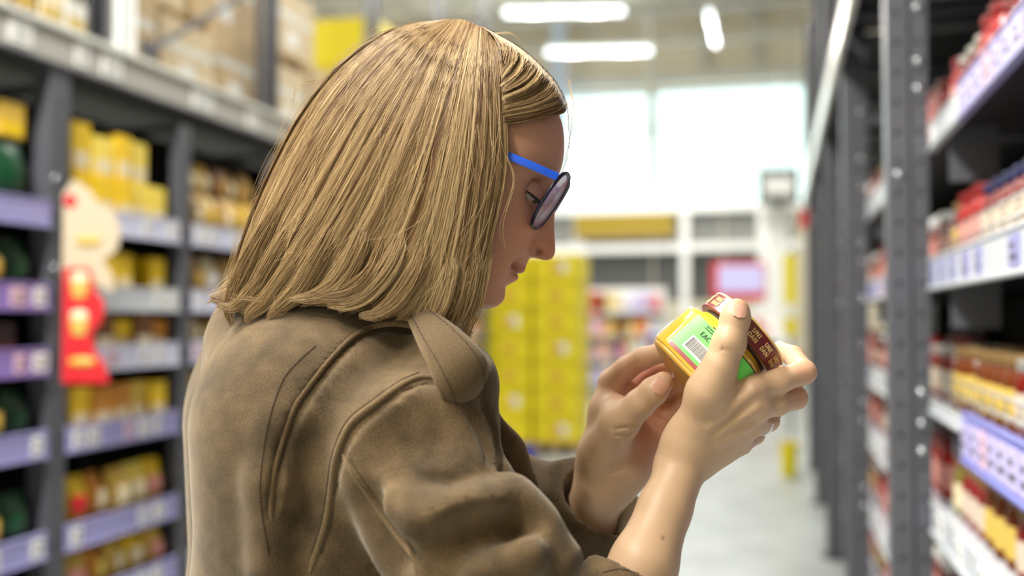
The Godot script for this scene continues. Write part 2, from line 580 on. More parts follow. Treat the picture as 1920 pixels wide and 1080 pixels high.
func left_rack() -> void:
	var XL := -2.8
	var zs := [-1.6, -2.5, -3.41, -4.3, -5.2, -6.1, -7.0, -7.9, -8.8, -9.55]
	var up := post_mesh(2.44, 0.11, 0.085, true)
	var thin := post_mesh(2.36, 0.085, 0.06, true)
	var pn := 0
	for i in zs.size():
		var t := thing("rack_upright", "", "rack post", Vector3(XL, 0, zs[i]), "uprights of the left racking")
		t.set_meta("label", ["grey perforated rack post of the left shelves outside the frame", "grey perforated rack post of the left shelves just outside the frame", "thick grey rack post at the red promotional strip on the left", "slim grey rack post between yellow cartons and tan bags", "slim grey rack post on the left hidden behind the woman's hair", "slim grey left rack post behind the woman, sixth along the row", "slim grey left rack post behind the woman, seventh along the row", "slim grey left rack post behind the woman, eighth along the row", "slim grey left rack post behind the woman, ninth along the row", "slim grey left rack post behind the woman, last of the row"][i])
		# turned so that the punched web faces the aisle
		var big := i <= 2
		var o := put("web", up if big else thin, t)
		o.rotation.y = PI / 2
		o.position = Vector3(0.0, 0, (0.055 if big else 0.042))
		put("foot_plate", MB.new().box(Vector3(-0.1, 0, -0.05), Vector3(0.04, 0.008, 0.05), 0.002).mesh(M.rack_dark), t)
		var rp := put("rear_post", MB.new().box(Vector3(-0.62, 0, -0.03), Vector3(-0.56, 2.4, 0.03), 0.004).mesh(M.rack_dark), t)
		put("cross_arm", MB.new().box(Vector3(-0.58, 2.33, -0.015), Vector3(-0.02, 2.37, 0.015), 0.003).mesh(M.rack), t)
		if big:
			for y in [1.98, 1.62]:
				put("bolt", MB.new().lathe(PackedVector2Array([Vector2(0.0005, 0.008), Vector2(0.006, 0.006), Vector2(0.009, 0.0), Vector2(0.009, -0.002)]), 10, Transform3D(Basis(Vector3.BACK, -PI / 2), Vector3(0.002, y, 0.025))).mesh(M.bolt), t)
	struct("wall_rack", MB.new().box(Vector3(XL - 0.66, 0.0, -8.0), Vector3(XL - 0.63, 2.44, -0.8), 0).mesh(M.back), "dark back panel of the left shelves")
	# big grey beam with placards
	var bm := thing("rack_beam", "long grey steel beam with white placards along the top of the left racking", "beam", Vector3(XL, 2.44, -5.25))
	put("beam", MB.new().box(Vector3(-0.04, 0, -4.35), Vector3(0.012, 0.135, 4.35), 0.004).mesh(M.beam), bm)
	put("lip", MB.new().box(Vector3(-0.05, 0.135, -4.35), Vector3(0.03, 0.16, 4.35), 0.004).mesh(M.wrap), bm)
	put("lower_flange", MB.new().box(Vector3(-0.05, -0.006, -4.35), Vector3(0.016, 0.006, 4.35), 0.002).mesh(M.rack), bm)
	for p in [[-3.17, 0.06], [-3.52, 0.04], [-3.71, 0.065], [-4.42, 0.09], [-4.92, 0.06], [-5.5, 0.08]]:
		var z: float = p[0] + 5.25
		var pl := put("placard", MB.new().box(Vector3(0.012, 0.022, z - p[1]), Vector3(0.016, 0.122, z + p[1]), 0).mesh(M.paper), bm)
		var k := MB.new()
		for j in 3:
			k.box(Vector3(0.016, 0.04 + 0.024 * j, z - p[1] * 0.7), Vector3(0.0168, 0.05 + 0.024 * j, z + p[1] * (0.7 - 0.3 * (j % 2))), 0)
		put("print", k.mesh(M.grey), pl)
	put("deck", MB.new().box(Vector3(-1.2, 0.1, -4.35), Vector3(-0.05, 0.13, 4.35), 0).mesh(M.deck), bm)
	var lv := [1.885, 1.555, 1.30, 0.975, 0.575, 0.28]
	var bays := ["green", "yellow", "tan", "plain", "plain", "plain"]
	var words := ["top", "second", "third", "fourth", "fifth", "lowest"]
	for b in range(1, 5):
		var z0: float = zs[b] - 0.055
		var z1: float = zs[b + 1] + 0.055
		var bay: String = ["near left", "middle left", "far left", "rearmost left"][b - 1]
		for k in lv.size():
			var sh := thing("rack_shelf", "dark steel shelf board, %s level of the %s bay" % [words[k], bay], "shelf", Vector3(XL, lv[k] - 0.06, (z0 + z1) / 2), "shelf boards of the left racking")
			var l := absf(z1 - z0) / 2
			put("board", MB.new().box(Vector3(-0.6, 0, -l), Vector3(-0.016, 0.02, l), 0.003).mesh(M.deck), sh)
			put("lip", MB.new().box(Vector3(-0.02, -0.04, -l), Vector3(-0.014, 0.02, l), 0.001).mesh(M.rack), sh)
			var mt: Material = M.rail
			if b == 1:
				mt = [M.rail_lav, M.rail_purple, M.rail_purple, M.rail_lav, M.rail_lav, M.rail_lav][k]
			elif b == 2:
				mt = [M.rail, M.rail_white, M.rail, M.rail_lav, M.rail_lav, M.rail_lav][k]
			rail(z0, z1, XL + 0.008, lv[k] - 0.105, 0.1, mt, "price rail on the %s shelf of the %s bay" % [words[k], bay], "price rails of the left racking", 1.0, M.paper, 7)
		# goods
		for k in lv.size():
			var y: float = lv[k] - 0.04
			var space: float = (2.42 - lv[0]) if k == 0 else lv[k - 1] - lv[k] - 0.09
			goods_left(b, k, z0, z1, y, space, XL, bay, words[k])
	# promotional strip hung on the thick post
	promo_strip(Vector3(XL + 0.06, 1.16, -3.375))
	upper_left(XL)

func goods_left(b: int, k: int, z0: float, z1: float, y: float, space: float, XL: float, bay: String, word: String) -> void:
	var z := z0 - 0.07
	var i := 0
	var where := "%s shelf of the %s bay" % [word, bay]
	while z - 0.15 > z1:
		var w := 0.12
		var nth := ordinal(i)
		var x := XL - 0.1 + rng.randf_range(-0.015, 0.015)
		if b == 2 and (k == 0 or k == 1 or k == 3):
			# yellow cartons, two rows high on the top shelf
			w = [0.125, 0.14, 0.11, 0.13, 0.12, 0.13, 0.12][i % 7]
			var m: Material = [M.yellow, M.yellow, M.yellow_light, M.yellow, M.yellow, M.yellow_light][rng.randi() % 6]
			if k == 3: m = [M.orange, M.yellow, M.gold, M.yellow][rng.randi() % 4]
			var hh := minf([0.2, 0.185, 0.19][i % 3], space * 0.82)
			if k == 0:
				carton("yellow_carton", Vector3(0.15, 0.19, w), m, M.cream, "yellow carton, lower row, %s, %s from thick post" % [where, nth], "yellow cartons on the left racking", Vector3(x, y, z - w / 2), 0.0)
				var h2: float = [0.21, 0.17, 0.2, 0.19, 0.15, 0.16, 0.2][i % 7]
				if i != 4:
					carton("yellow_carton", Vector3(0.15, h2, w * 0.94), [m, M.yellow_light, M.yellow][i % 3], M.cream, "yellow carton, upper row, %s, %s from thick post" % [where, nth], "yellow cartons on the left racking", Vector3(x - 0.01, y + 0.192, z - w / 2), rng.randf_range(-0.06, 0.06))
			elif not (k == 1 and i == 3):
				carton("yellow_carton", Vector3(0.15, hh, w), m, M.cream, "yellow carton, %s, %s from the thick post" % [where, nth], "yellow cartons on the left racking", Vector3(x, y, z - w / 2), rng.randf_range(-0.05, 0.05))
		elif b == 2 and k == 2:
			w = 0.13
			carton("amber_carton", Vector3(0.14, 0.15 + 0.03 * (i % 2), w), [M.orange, M.brown, M.yellow, M.brown][i % 4], M.cream, "amber brown carton, %s, %s from thick post" % [where, nth], "amber cartons on the left racking", Vector3(x, y, z - w / 2), 0.0)
		elif b == 1 and (k == 0):
			w = 0.16
			pouch("green_bag", 0.15, 0.25, 0.12, [M.green, M.green_dark][i % 2], M.green_dark, "glossy green bag, %s, %s along the shelf" % [where, nth], "green bags on the left racking", Vector3(x + 0.02, y, z - w / 2), rng.randf_range(-0.2, 0.2), 30 + i)
			carton("amber_carton", Vector3(0.15, 0.14, 0.14), [M.orange, M.gold][i % 2], M.yellow, "amber carton above green bags, %s, %s along" % [where, nth], "amber cartons above the green bags", Vector3(x - 0.02, y + 0.27, z - w / 2), 0.0)
		elif b == 1 and (k == 1 or k == 3 or k == 4):
			w = 0.13
			pouch("green_bag", 0.125, minf(0.19, space * 0.9), 0.11, [M.green, M.green_dark, M.green][i % 3], [M.gold, M.green_dark, M.cream][i % 3], "green bag, %s, %s along the shelf" % [where, nth], "green bags on the left racking", Vector3(x + 0.02, y, z - w / 2), rng.randf_range(-0.3, 0.3), 50 + i + k * 7)
		elif b == 1 and (k == 2 or k == 5):
			w = 0.14
			carton("brown_carton", Vector3(0.14, 0.14, 0.13), [M.brown, M.rack_dark][i % 2], M.amber, "dark brown carton, %s, %s along the shelf" % [where, nth], "dark cartons on the left racking", Vector3(x, y, z - w / 2), 0.0)
		elif b == 3:
			w = 0.125
			var hb := minf(0.2, space * 0.85)
			pouch("tan_bag", 0.112, hb, 0.11, [M.tan, M.gold, M.cream, M.tan][rng.randi() % 4], [M.cream, M.paper, M.gold][rng.randi() % 3], "tan snack bag, %s, %s from the slim post" % [where, nth], "tan bags on the left racking", Vector3(x + 0.01, y, z - w / 2), rng.randf_range(-0.12, 0.12), 90 + i + k * 9)
			if k == 0:
				pouch("tan_bag", 0.12, 0.17, 0.1, [M.tan, M.brown, M.gold][rng.randi() % 3], [M.cream, M.tan][rng.randi() % 2], "tan snack bag stacked on top, %s, %s along" % [where, nth], "tan bags on the left racking", Vector3(x - 0.03, y + 0.19, z - w / 2), rng.randf_range(-0.12, 0.12), 190 + i)
		elif b == 2:
			w = 0.13
			var hb := minf(0.2, space * 0.9)
			pouch("yellow_bag", 0.13, hb, 0.11, [M.yellow, M.gold, M.orange, M.yellow_light][rng.randi() % 4], [M.cream, M.label_pink, M.red, M.yellow_light][rng.randi() % 4], "yellow printed bag, %s, %s from thick post" % [where, nth], "yellow bags on the left racking", Vector3(x + 0.015, y, z - w / 2), rng.randf_range(-0.35, 0.35), 130 + i + k * 11)
		else:
			w = 0.22
			carton("plain_carton", Vector3(0.16, minf(0.2, space * 0.8), 0.2), [M.gold, M.tan, M.yellow][rng.randi() % 3], M.cream, "plain carton, %s, %s along the shelf" % [where, nth], "cartons behind the woman on the left racking", Vector3(x, y, z - w / 2), 0.0)
		z -= w + 0.008
		i += 1

func promo_strip(p: Vector3) -> void:
	# die-cut hanging board: white top with bulge, red lower part with printed tubs
	var t := thing("promo_strip", "red and white die-cut promotional board hung on the thick left post", "sign", p)
	t.rotation.y = 0.36
	t.scale = Vector3(0.9, 0.99, 1.0)
	var w := PackedVector2Array([Vector2(-0.01, 0.42), Vector2(-0.01, 0.76), Vector2(0.03, 0.82), Vector2(0.1, 0.78), Vector2(0.14, 0.72), Vector2(0.2, 0.7), Vector2(0.235, 0.62), Vector2(0.225, 0.54), Vector2(0.16, 0.49), Vector2(0.2, 0.44), Vector2(0.21, 0.36), Vector2(0.14, 0.4)])
	var r := PackedVector2Array([Vector2(0, 0), Vector2(0, 0.46), Vector2(0.11, 0.46), Vector2(0.135, 0.37), Vector2(0.175, 0.32), Vector2(0.165, 0.25), Vector2(0.12, 0.2), Vector2(0.135, 0.13), Vector2(0.175, 0.08), Vector2(0.2, 0.0)])
	put("white_board", slab(w, 0.012, M.sign_cream), t, Transform3D(Basis(), Vector3(0, 0, -0.012)))
	put("hook", MB.new().box(Vector3(0.0, 0.6, -0.13), Vector3(0.02, 0.62, -0.01), 0.002).mesh(M.chrome), t)
	var rb := put("red_board", slab(r, 0.016, M.red), t)
	for y in [0.34, 0.19]:
		var tub := MB.new().lathe(PackedVector2Array([Vector2(0.001, 0.062), Vector2(0.03, 0.058), Vector2(0.036, 0.05), Vector2(0.024, 0.0), Vector2(0.001, 0.0)]), 14, Transform3D(Basis().scaled(Vector3(1.15, 1.1, 0.3)), Vector3(0.07, y, 0.016)))
		put("tub_print", tub.mesh(M.label_yellow), rb)
		put("foam_print", MB.new().lathe(PackedVector2Array([Vector2(0.001, 0.03), Vector2(0.03, 0.022), Vector2(0.042, 0.0), Vector2(0.03, -0.012), Vector2(0.001, -0.016)]), 14, Transform3D(Basis().scaled(Vector3(1, 1, 0.3)), Vector3(0.07, y + 0.075, 0.016))).mesh(M.cream), rb)
	put("script_print", MB.new().lathe(PackedVector2Array([Vector2(0.001, 0.02), Vector2(0.05, 0.014), Vector2(0.06, 0.0), Vector2(0.05, -0.014), Vector2(0.001, -0.02)]), 14, Transform3D(Basis().scaled(Vector3(1, 1, 0.2)), Vector3(0.085, 0.085, 0.016))).mesh(M.gold), rb)
	put("red_dot", MB.new().lathe(PackedVector2Array([Vector2(0.001, 0.032), Vector2(0.02, 0.026), Vector2(0.03, 0.0), Vector2(0.02, -0.02), Vector2(0.001, -0.03)]), 14, Transform3D(Basis().scaled(Vector3(1, 1, 0.3)), Vector3(0.02, 0.73, 0.0))).mesh(M.red), t)
	put("gold_print", MB.new().lathe(PackedVector2Array([Vector2(0.001, 0.022), Vector2(0.05, 0.016), Vector2(0.055, 0.0), Vector2(0.05, -0.012), Vector2(0.001, -0.02)]), 14, Transform3D(Basis().scaled(Vector3(1, 1, 0.2)), Vector3(0.1, 0.57, 0.002))).mesh(M.label_yellow), t)

func slab(poly: PackedVector2Array, th: float, m: Material) -> ArrayMesh:
	var b := MB.new()
	if Geometry2D.is_polygon_clockwise(poly):
		poly.reverse()
	var tr := Geometry2D.triangulate_polygon(poly)
	for i in range(0, tr.size(), 3):
		var p := [poly[tr[i]], poly[tr[i + 1]], poly[tr[i + 2]]]
		if (p[1] - p[0]).cross(p[2] - p[0]) < 0:
			p = [p[0], p[2], p[1]]
		b.tri(Vector3(p[0].x, p[0].y, th), Vector3(p[2].x, p[2].y, th), Vector3(p[1].x, p[1].y, th))
		b.tri(Vector3(p[0].x, p[0].y, 0), Vector3(p[1].x, p[1].y, 0), Vector3(p[2].x, p[2].y, 0))
	for i in poly.size():
		var a := poly[i]
		var d := poly[(i + 1) % poly.size()]
		b.quad(Vector3(a.x, a.y, 0), Vector3(a.x, a.y, th), Vector3(d.x, d.y, th), Vector3(d.x, d.y, 0))
	return b.mesh(m)

func upper_left(XL: float) -> void:
	# upper storage level: wrapped cartons on pallets, rear frame posts and a brace
	var Y := 2.572
	var g := "wrapped cartons stored above the left racking"
	var defs := [
		[-3.17, -3.98, 0.5, 0.42, 0.5, M.card, "beige carton in plastic wrap at the near end of the upper level"],
		[-3.17, -4.5, 0.5, 0.36, 0.48, M.card2, "pale beige carton beside the near wrapped carton, lower row"],
		[-3.2, -5.02, 0.5, 0.44, 0.5, M.card, "beige carton under the white strip on the upper level"],
		[-3.17, -5.6, 0.5, 0.4, 0.46, M.card2, "pale carton right of the tall upper post"],
		[-3.17, -6.15, 0.5, 0.5, 0.5, M.card, "last beige carton before the yellow ones on the upper level"],
		[-3.2, -4.25, 0.45, 0.4, 0.6, M.card2, "pale carton stacked on the second row above the brace"],
		[-3.2, -4.95, 0.45, 0.45, 0.62, M.card, "beige carton stacked on the second row near the tall post"],
		[-3.2, -5.75, 0.45, 0.42, 0.6, M.card2, "pale carton stacked on the second row, rightmost of the beige ones"]]
	for i in defs.size():
		var d: Array = defs[i]
		var y := Y if i < 5 else Y + 0.45
		if i in [5, 6, 7]: y = Y + [0.425, 0.445, 0.505][i - 5]
		var t := thing("storage_carton", d[6], "box", Vector3(d[0], y, d[1]), g)
		var h := Vector3(d[2], d[3], d[4])
		put("body", MB.new().box(Vector3(-h.x / 2, 0, -h.z / 2), Vector3(h.x / 2, h.y, h.z / 2), 0.006).mesh(d[5]), t)
		put("tape", MB.new().box(Vector3(h.x / 2 - 0.002, h.y * 0.55, -h.z / 2 + 0.02), Vector3(h.x / 2 + 0.001, h.y * 0.66, h.z / 2 - 0.02), 0).mesh(M.wrap), t)
		put("paper_label", MB.new().box(Vector3(h.x / 2 - 0.002, h.y * 0.15, -0.06), Vector3(h.x / 2 + 0.001, h.y * 0.4, 0.08), 0).mesh(M.paper), t)
	# small goods above the near beam
	for i in 4:
		carton("brown_pack", Vector3(0.2, 0.12, 0.13), [M.card2, M.brown, M.cream, M.wrap][i], M.label_yellow, "%s pack on the upper level above the thick post" % ["beige", "dark brown", "cream", "clear wrapped"][i], "packs above the near beam", Vector3(XL - 0.08, Y + 0.03, -3.04 - 0.145 * i), 0.0)
	var wb := thing("foam_strip", "upright white foam strip among the wrapped cartons", "strip", Vector3(XL - 0.02, Y + 0.03, -3.81))
	put("strip", MB.new().box(Vector3(-0.03, 0, -0.06), Vector3(0.03, 0.75, 0.05), 0.01).mesh(M.white), wb)
	put("edge_fold", MB.new().box(Vector3(0.03, 0, -0.06), Vector3(0.04, 0.75, -0.05), 0.002).mesh(M.white), wb)
	var pz := [-3.63, -5.16, -6.7, -8.2, -9.55]
	for i in 5:
		var t := thing("storage_post", "dark steel post of the upper storage level, %s from the left edge" % ordinal(i), "rack post", Vector3(XL + 0.0, Y + 0.03, pz[i]), "posts of the upper storage level")
		var o := put("web", post_mesh(2.2, 0.09, 0.07, false), t)
		o.rotation.y = PI / 2
		o.position.z = 0.045
		put("base_plate", MB.new().box(Vector3(-0.08, 0, -0.06), Vector3(0.01, 0.008, 0.06), 0.002).mesh(M.rack_dark), t)
	var br := thing("diagonal_brace", "dark diagonal steel brace across the wrapped cartons", "brace", Vector3(XL, 2.66, -4.0))
	put("bar", MB.new().tube(PackedVector3Array([Vector3(0.0, 0.0, 0.0), Vector3(0.0, 0.62, -1.0)]), PackedFloat32Array([0.016]), 8).mesh(M.rack), br)
	put("gusset", MB.new().box(Vector3(-0.006, -0.04, -0.05), Vector3(0.006, 0.04, 0.06), 0.002).mesh(M.rack), br)
	for i in 4:
		var z: float = [-7.08, -7.66, -8.56, -9.13][i]
		for j in 2:
			carton("yellow_case", Vector3(0.5, 0.52, 0.55), M.crate, M.olive, "bright yellow case beyond the wrapped cartons, %s column, %s tier" % [ordinal(i), ["lower", "upper"][j]], "yellow cases on the upper level", Vector3(XL - 0.3, Y + 0.03 + 0.53 * j, z), 0.0)

# ------------------------------------------------------------------ right racking
func jar_proto(called: String, r: float, h: float, body: Material, lid: Material, lab: Material) -> Node3D:
	var t := Node3D.new()
	t.name = called
	put("jar_body", MB.new().lathe(PackedVector2Array([Vector2(0.001, h * 0.84), Vector2(r * 0.8, h * 0.84), Vector2(r * 0.84, h * 0.8), Vector2(r * 0.98, h * 0.7), Vector2(r, h * 0.64), Vector2(r, h * 0.06), Vector2(r * 0.92, 0.0), Vector2(0.001, 0.0)]), 18).mesh(body), t)
	put("lid", MB.new().lathe(PackedVector2Array([Vector2(0.001, h), Vector2(r * 0.85, h), Vector2(r * 0.9, h * 0.98), Vector2(r * 0.9, h * 0.86), Vector2(r * 0.87, h * 0.85), Vector2(0.001, h * 0.85)]), 18).mesh(lid), t)
	put("label", MB.new().lathe(PackedVector2Array([Vector2(r * 1.0, h * 0.57), Vector2(r * 1.02, h * 0.56), Vector2(r * 1.02, h * 0.16), Vector2(r * 1.0, h * 0.15)]), 18).mesh(lab), t)
	return t

func wire_fence(z0: float, z1: float, x: float, y: float, h: float, label: String) -> void:
	var t := thing("wire_fence", label, "wire guard", Vector3(x, y, (z0 + z1) / 2), "wire guards of the right racking")
	var l := absf(z1 - z0) / 2
	for k in 3:
		put("wire", MB.new().tube(PackedVector3Array([Vector3(0, h * (0.1 + 0.45 * k), -l), Vector3(0, h * (0.1 + 0.45 * k), l)]), PackedFloat32Array([0.0034]), 6).mesh(M.chrome), t)
	var n := int(l * 2 / 0.11)
	for i in n + 1:
		var z := -l + 2 * l * i / n
		put("stay", MB.new().tube(PackedVector3Array([Vector3(0.003, 0, z), Vector3(0.003, h, z)]), PackedFloat32Array([0.0022]), 5).mesh(M.chrome), t)

func right_rack() -> void:
	var XR := 0.28
	var W := 0.1
	var zs := [-0.6, -2.73, -4.49, -6.2, -7.95, -9.7]
	var up := post_mesh(4.2, W, 0.08, true)
	for i in zs.size():
		var t := thing("rack_upright", ["grey perforated post of the right shelves beside the camera", "wide grey perforated post with silver bolts, nearest on the right", "grey perforated post, second along the right racking", "grey perforated post, third along the right racking", "grey perforated post, fourth along the right racking", "grey perforated post, last along the right racking"][i], "rack post", Vector3(XR, 0, zs[i]), "uprights of the right racking")
		put("web", up, t)
		put("foot_plate", MB.new().box(Vector3(-0.03, 0, -0.11), Vector3(0.13, 0.008, 0.03), 0.002).mesh(M.rack_dark), t)
		put("rear_post", MB.new().box(Vector3(0.86, 0, -0.08), Vector3(0.95, 4.2, 0.0), 0.004).mesh(M.rack_dark), t)
		for y in [2.25, 2.7, 3.2]:
			put("cross_arm", MB.new().box(Vector3(W, y, -0.05), Vector3(0.86, y + 0.04, -0.03), 0.003).mesh(M.rack), t)
		for y in ([2.22, 2.08, 2.01, 1.79, 1.23, 1.15, 1.08] if i < 2 else [2.3, 2.1, 1.98, 1.74, 1.66, 1.5, 1.3, 1.06, 0.98, 0.7, 0.62]):
			for q in ([0.77] if y != 1.79 else [0.27]):
				put("bolt", MB.new().lathe(PackedVector2Array([Vector2(0.0005, 0.007), Vector2(0.006, 0.0085), Vector2(0.0115, 0.002), Vector2(0.0115, -0.002)]), 10, Transform3D(Basis(Vector3.RIGHT, PI / 2), Vector3(W * q, y, 0.001))).mesh(M.bolt), t)
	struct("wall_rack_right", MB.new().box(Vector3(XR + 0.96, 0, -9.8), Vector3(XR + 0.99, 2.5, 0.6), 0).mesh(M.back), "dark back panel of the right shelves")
	var bm := thing("rack_girder", "pale steel beam running along the top of the right racking", "beam", Vector3(XR, 2.5, -5.4))
	put("beam", MB.new().box(Vector3(-0.03, 0.0, -4.4), Vector3(-0.002, 0.13, 2.6), 0.004).mesh(M.wrap), bm)
	put("lip", MB.new().box(Vector3(-0.035, 0.13, -4.4), Vector3(-0.002, 0.14, 2.6), 0.003).mesh(M.beam), bm)
	var rb2 := thing("rack_girder", "pale rear steel beam of the right racking, behind the posts", "beam", Vector3(XR, 2.51, -5.4))
	put("beam", MB.new().box(Vector3(0.956, 0.0, -4.4), Vector3(0.99, 0.12, 4.9), 0.004).mesh(M.beam), rb2)
	put("flange", MB.new().box(Vector3(0.954, 0.118, -4.4), Vector3(0.995, 0.124, 4.9), 0.002).mesh(M.beam), rb2)
	var protos := [
		jar_proto("red_sauce_jar", 0.0391, 0.1437, M.tomato, M.silver_lid, M.label_white),
		jar_proto("brown_sauce_jar", 0.0414, 0.1495, M.amber, M.gold_lid, M.label_yellow),
		jar_proto("red_relish_jar", 0.0403, 0.1323, M.darkred, M.gold_lid, M.label_white),
		jar_proto("pickle_jar", 0.0437, 0.1380, M.pickle, M.gold_lid, M.cream),
		jar_proto("red_pack_jar", 0.0414, 0.1610, M.jar_red, M.darkred, M.label_pink),
		jar_proto("white_cap_jar", 0.0379, 0.1495, M.tomato, M.white, M.label_pink),
		jar_proto("blue_cap_jar", 0.0391, 0.1495, M.tomato, M.navy, M.label_white)]
	var pn := ["red sauce jar with silver lid", "brown sauce jar with gold lid", "dark red relish jar with gold lid", "green pickle jar with gold lid", "red jar with dark red lid", "red jar with white cap", "red jar with blue cap"]
	# levels: deck heights and which kinds stand there
	var lv := [1.895, 1.552, 1.200, 0.940, 0.62, 0.32]
	var XS := 0.385
	var words := ["top", "second", "third", "fourth", "fifth", "lowest"]
	var kinds := [[4, 5, 4, 0], [2, 6, 6, 4, 1], [0, 0, 1, 1, 1], [3, 2, 1, 2], [3, 1], [4, 0], [4, 0]]
	for b in range(0, 4):
		var z0: float = zs[b] - 0.085
		var z1: float = zs[b + 1] + 0.005
		var bay: String = ["nearest right", "second right", "third right", "far right"][b]
		for k in lv.size():
			if k > 4 and b == 0: continue
			var l := absf(z1 - z0) / 2
			var sh := thing("rack_shelf", "steel shelf board, %s level of the %s bay" % [words[k], bay], "shelf", Vector3(XS, lv[k] - 0.022, (z0 + z1) / 2), "shelf boards of the right racking")
			put("board", MB.new().box(Vector3(0.012, 0, -l), Vector3(0.82, 0.02, l), 0.003).mesh(M.deck if k < 2 else M.rail_white), sh)
			put("bracket", MB.new().box(Vector3(0.012, -0.135 if k < 2 else -0.085, -l + 0.2), Vector3(0.12, -0.002, -l + 0.206), 0.002).mesh(M.rack), sh)
			var split := b == 0 and (k == 0 or k == 2)
			var grp := "price rails of the right racking"
			var tagm: Material = M.paper
			if split:
				rail(-0.9, -2.28, XS - 0.004, lv[k] - (0.055 if k == 0 else 0.08), 0.072 if k == 0 else 0.098, M.rail_blue if k == 2 else M.rail_lav, "%s price rail near the camera, %s level" % [["lavender", "", "blue"][k], words[k]], grp, -1.0, M.lilac, 16, 0.85)
				if k == 0:
					rail(-2.29, z1, XS, lv[k] - 0.05, 0.06, M.rail_white, "white price rail beyond the lavender one, top level", grp, -1.0, M.paper, 5, 0.3)
				else:
					rail(-2.29, z1, XS - 0.004, lv[k] - 0.02, 0.02, M.rail_white, "slim white shelf edge beyond the blue price rail", grp, -1.0, M.paper, 2, 0.0)
			else:
				rail(z0, z1, XS - 0.004, lv[k] - 0.06, 0.075, M.rail_white, "white price rail on the %s shelf of the %s bay" % [words[k], bay], grp, -1.0, M.rail_lav if k == 1 else M.paper, 14 if k == 1 else 8, 0.92 if k == 1 else 0.6)
			if b == 0 and (k == 1 or k == 2):
				wire_fence(-0.95, -2.65, XS + 0.012, lv[k], 0.075, "chrome wire guard in front of the jars, %s level" % words[k])
			# jars in rows
			var rows := 3 if b == 0 else (2 if b == 1 else 1)
			var stepz := 0.09
			for rr in rows:
				var z := z0 - 0.06
				var i := 0
				while z > z1 + 0.05:
					if b == 0 and z > -1.55:
						z -= stepz
						continue
					var kk: Array = kinds[k]
					var pick: int = kk[int((i + rr) / 3.0) % kk.size()]
					if b > 0: pick = [4, 5, 0, 4, 5, 1][(i / 3 + k) % 6]
					if rng.randf() < 0.06:
						z -= stepz
						i += 1
						continue
					var base: String = protos[pick].name
					var o := copy(protos[pick], base, Vector3(XS + 0.075 + 0.092 * rr + rng.randf_range(-0.002, 0.002), lv[k] - 0.001, z), rng.randf_range(0, TAU), "%s, %s in %s row, %s shelf, %s bay" % [pn[pick], ordinal(i), ["front", "middle", "back"][rr], words[k], bay])
					o.set_meta("category", "jar")
					o.set_meta("group", "jars on the right racking")
					z -= stepz
					i += 1
	for p in protos:
		p.free()
	# goods stored high up on the right, dark against the roof
	for i in 4:
		carton("storage_case", Vector3(0.5, 0.42, 0.55), [M.rack_dark, M.brown, M.rack_dark, M.card][i], M.grey, "dark case stored above the right racking, %s from the camera" % ordinal(i), "cases above the right racking", Vector3(XR + 0.55, 2.668, [-3.2, -3.85, -5.05, -5.7][i]), PI)
	for b in 5:
		var za: float = zs[b] - 0.09
		var zb: float = zs[b + 1] + 0.01
		var dk := thing("storage_deck", "dark deck over the right racking, %s bay from the camera" % ordinal(b), "deck", Vector3(XR, 2.645, (za + zb) / 2), "decks over the right racking")
		var l := absf(zb - za) / 2
		put("deck_board", MB.new().box(Vector3(0.01, 0, -l), Vector3(0.95, 0.02, l), 0.003).mesh(M.rack_dark), dk)
		for i in 2:
			put("deck_rib", MB.new().box(Vector3(0.01, -0.03, -l + (0.3 + 0.9 * i) * l), Vector3(0.95, 0.0, -l + (0.38 + 0.9 * i) * l), 0.003).mesh(M.rack), dk)

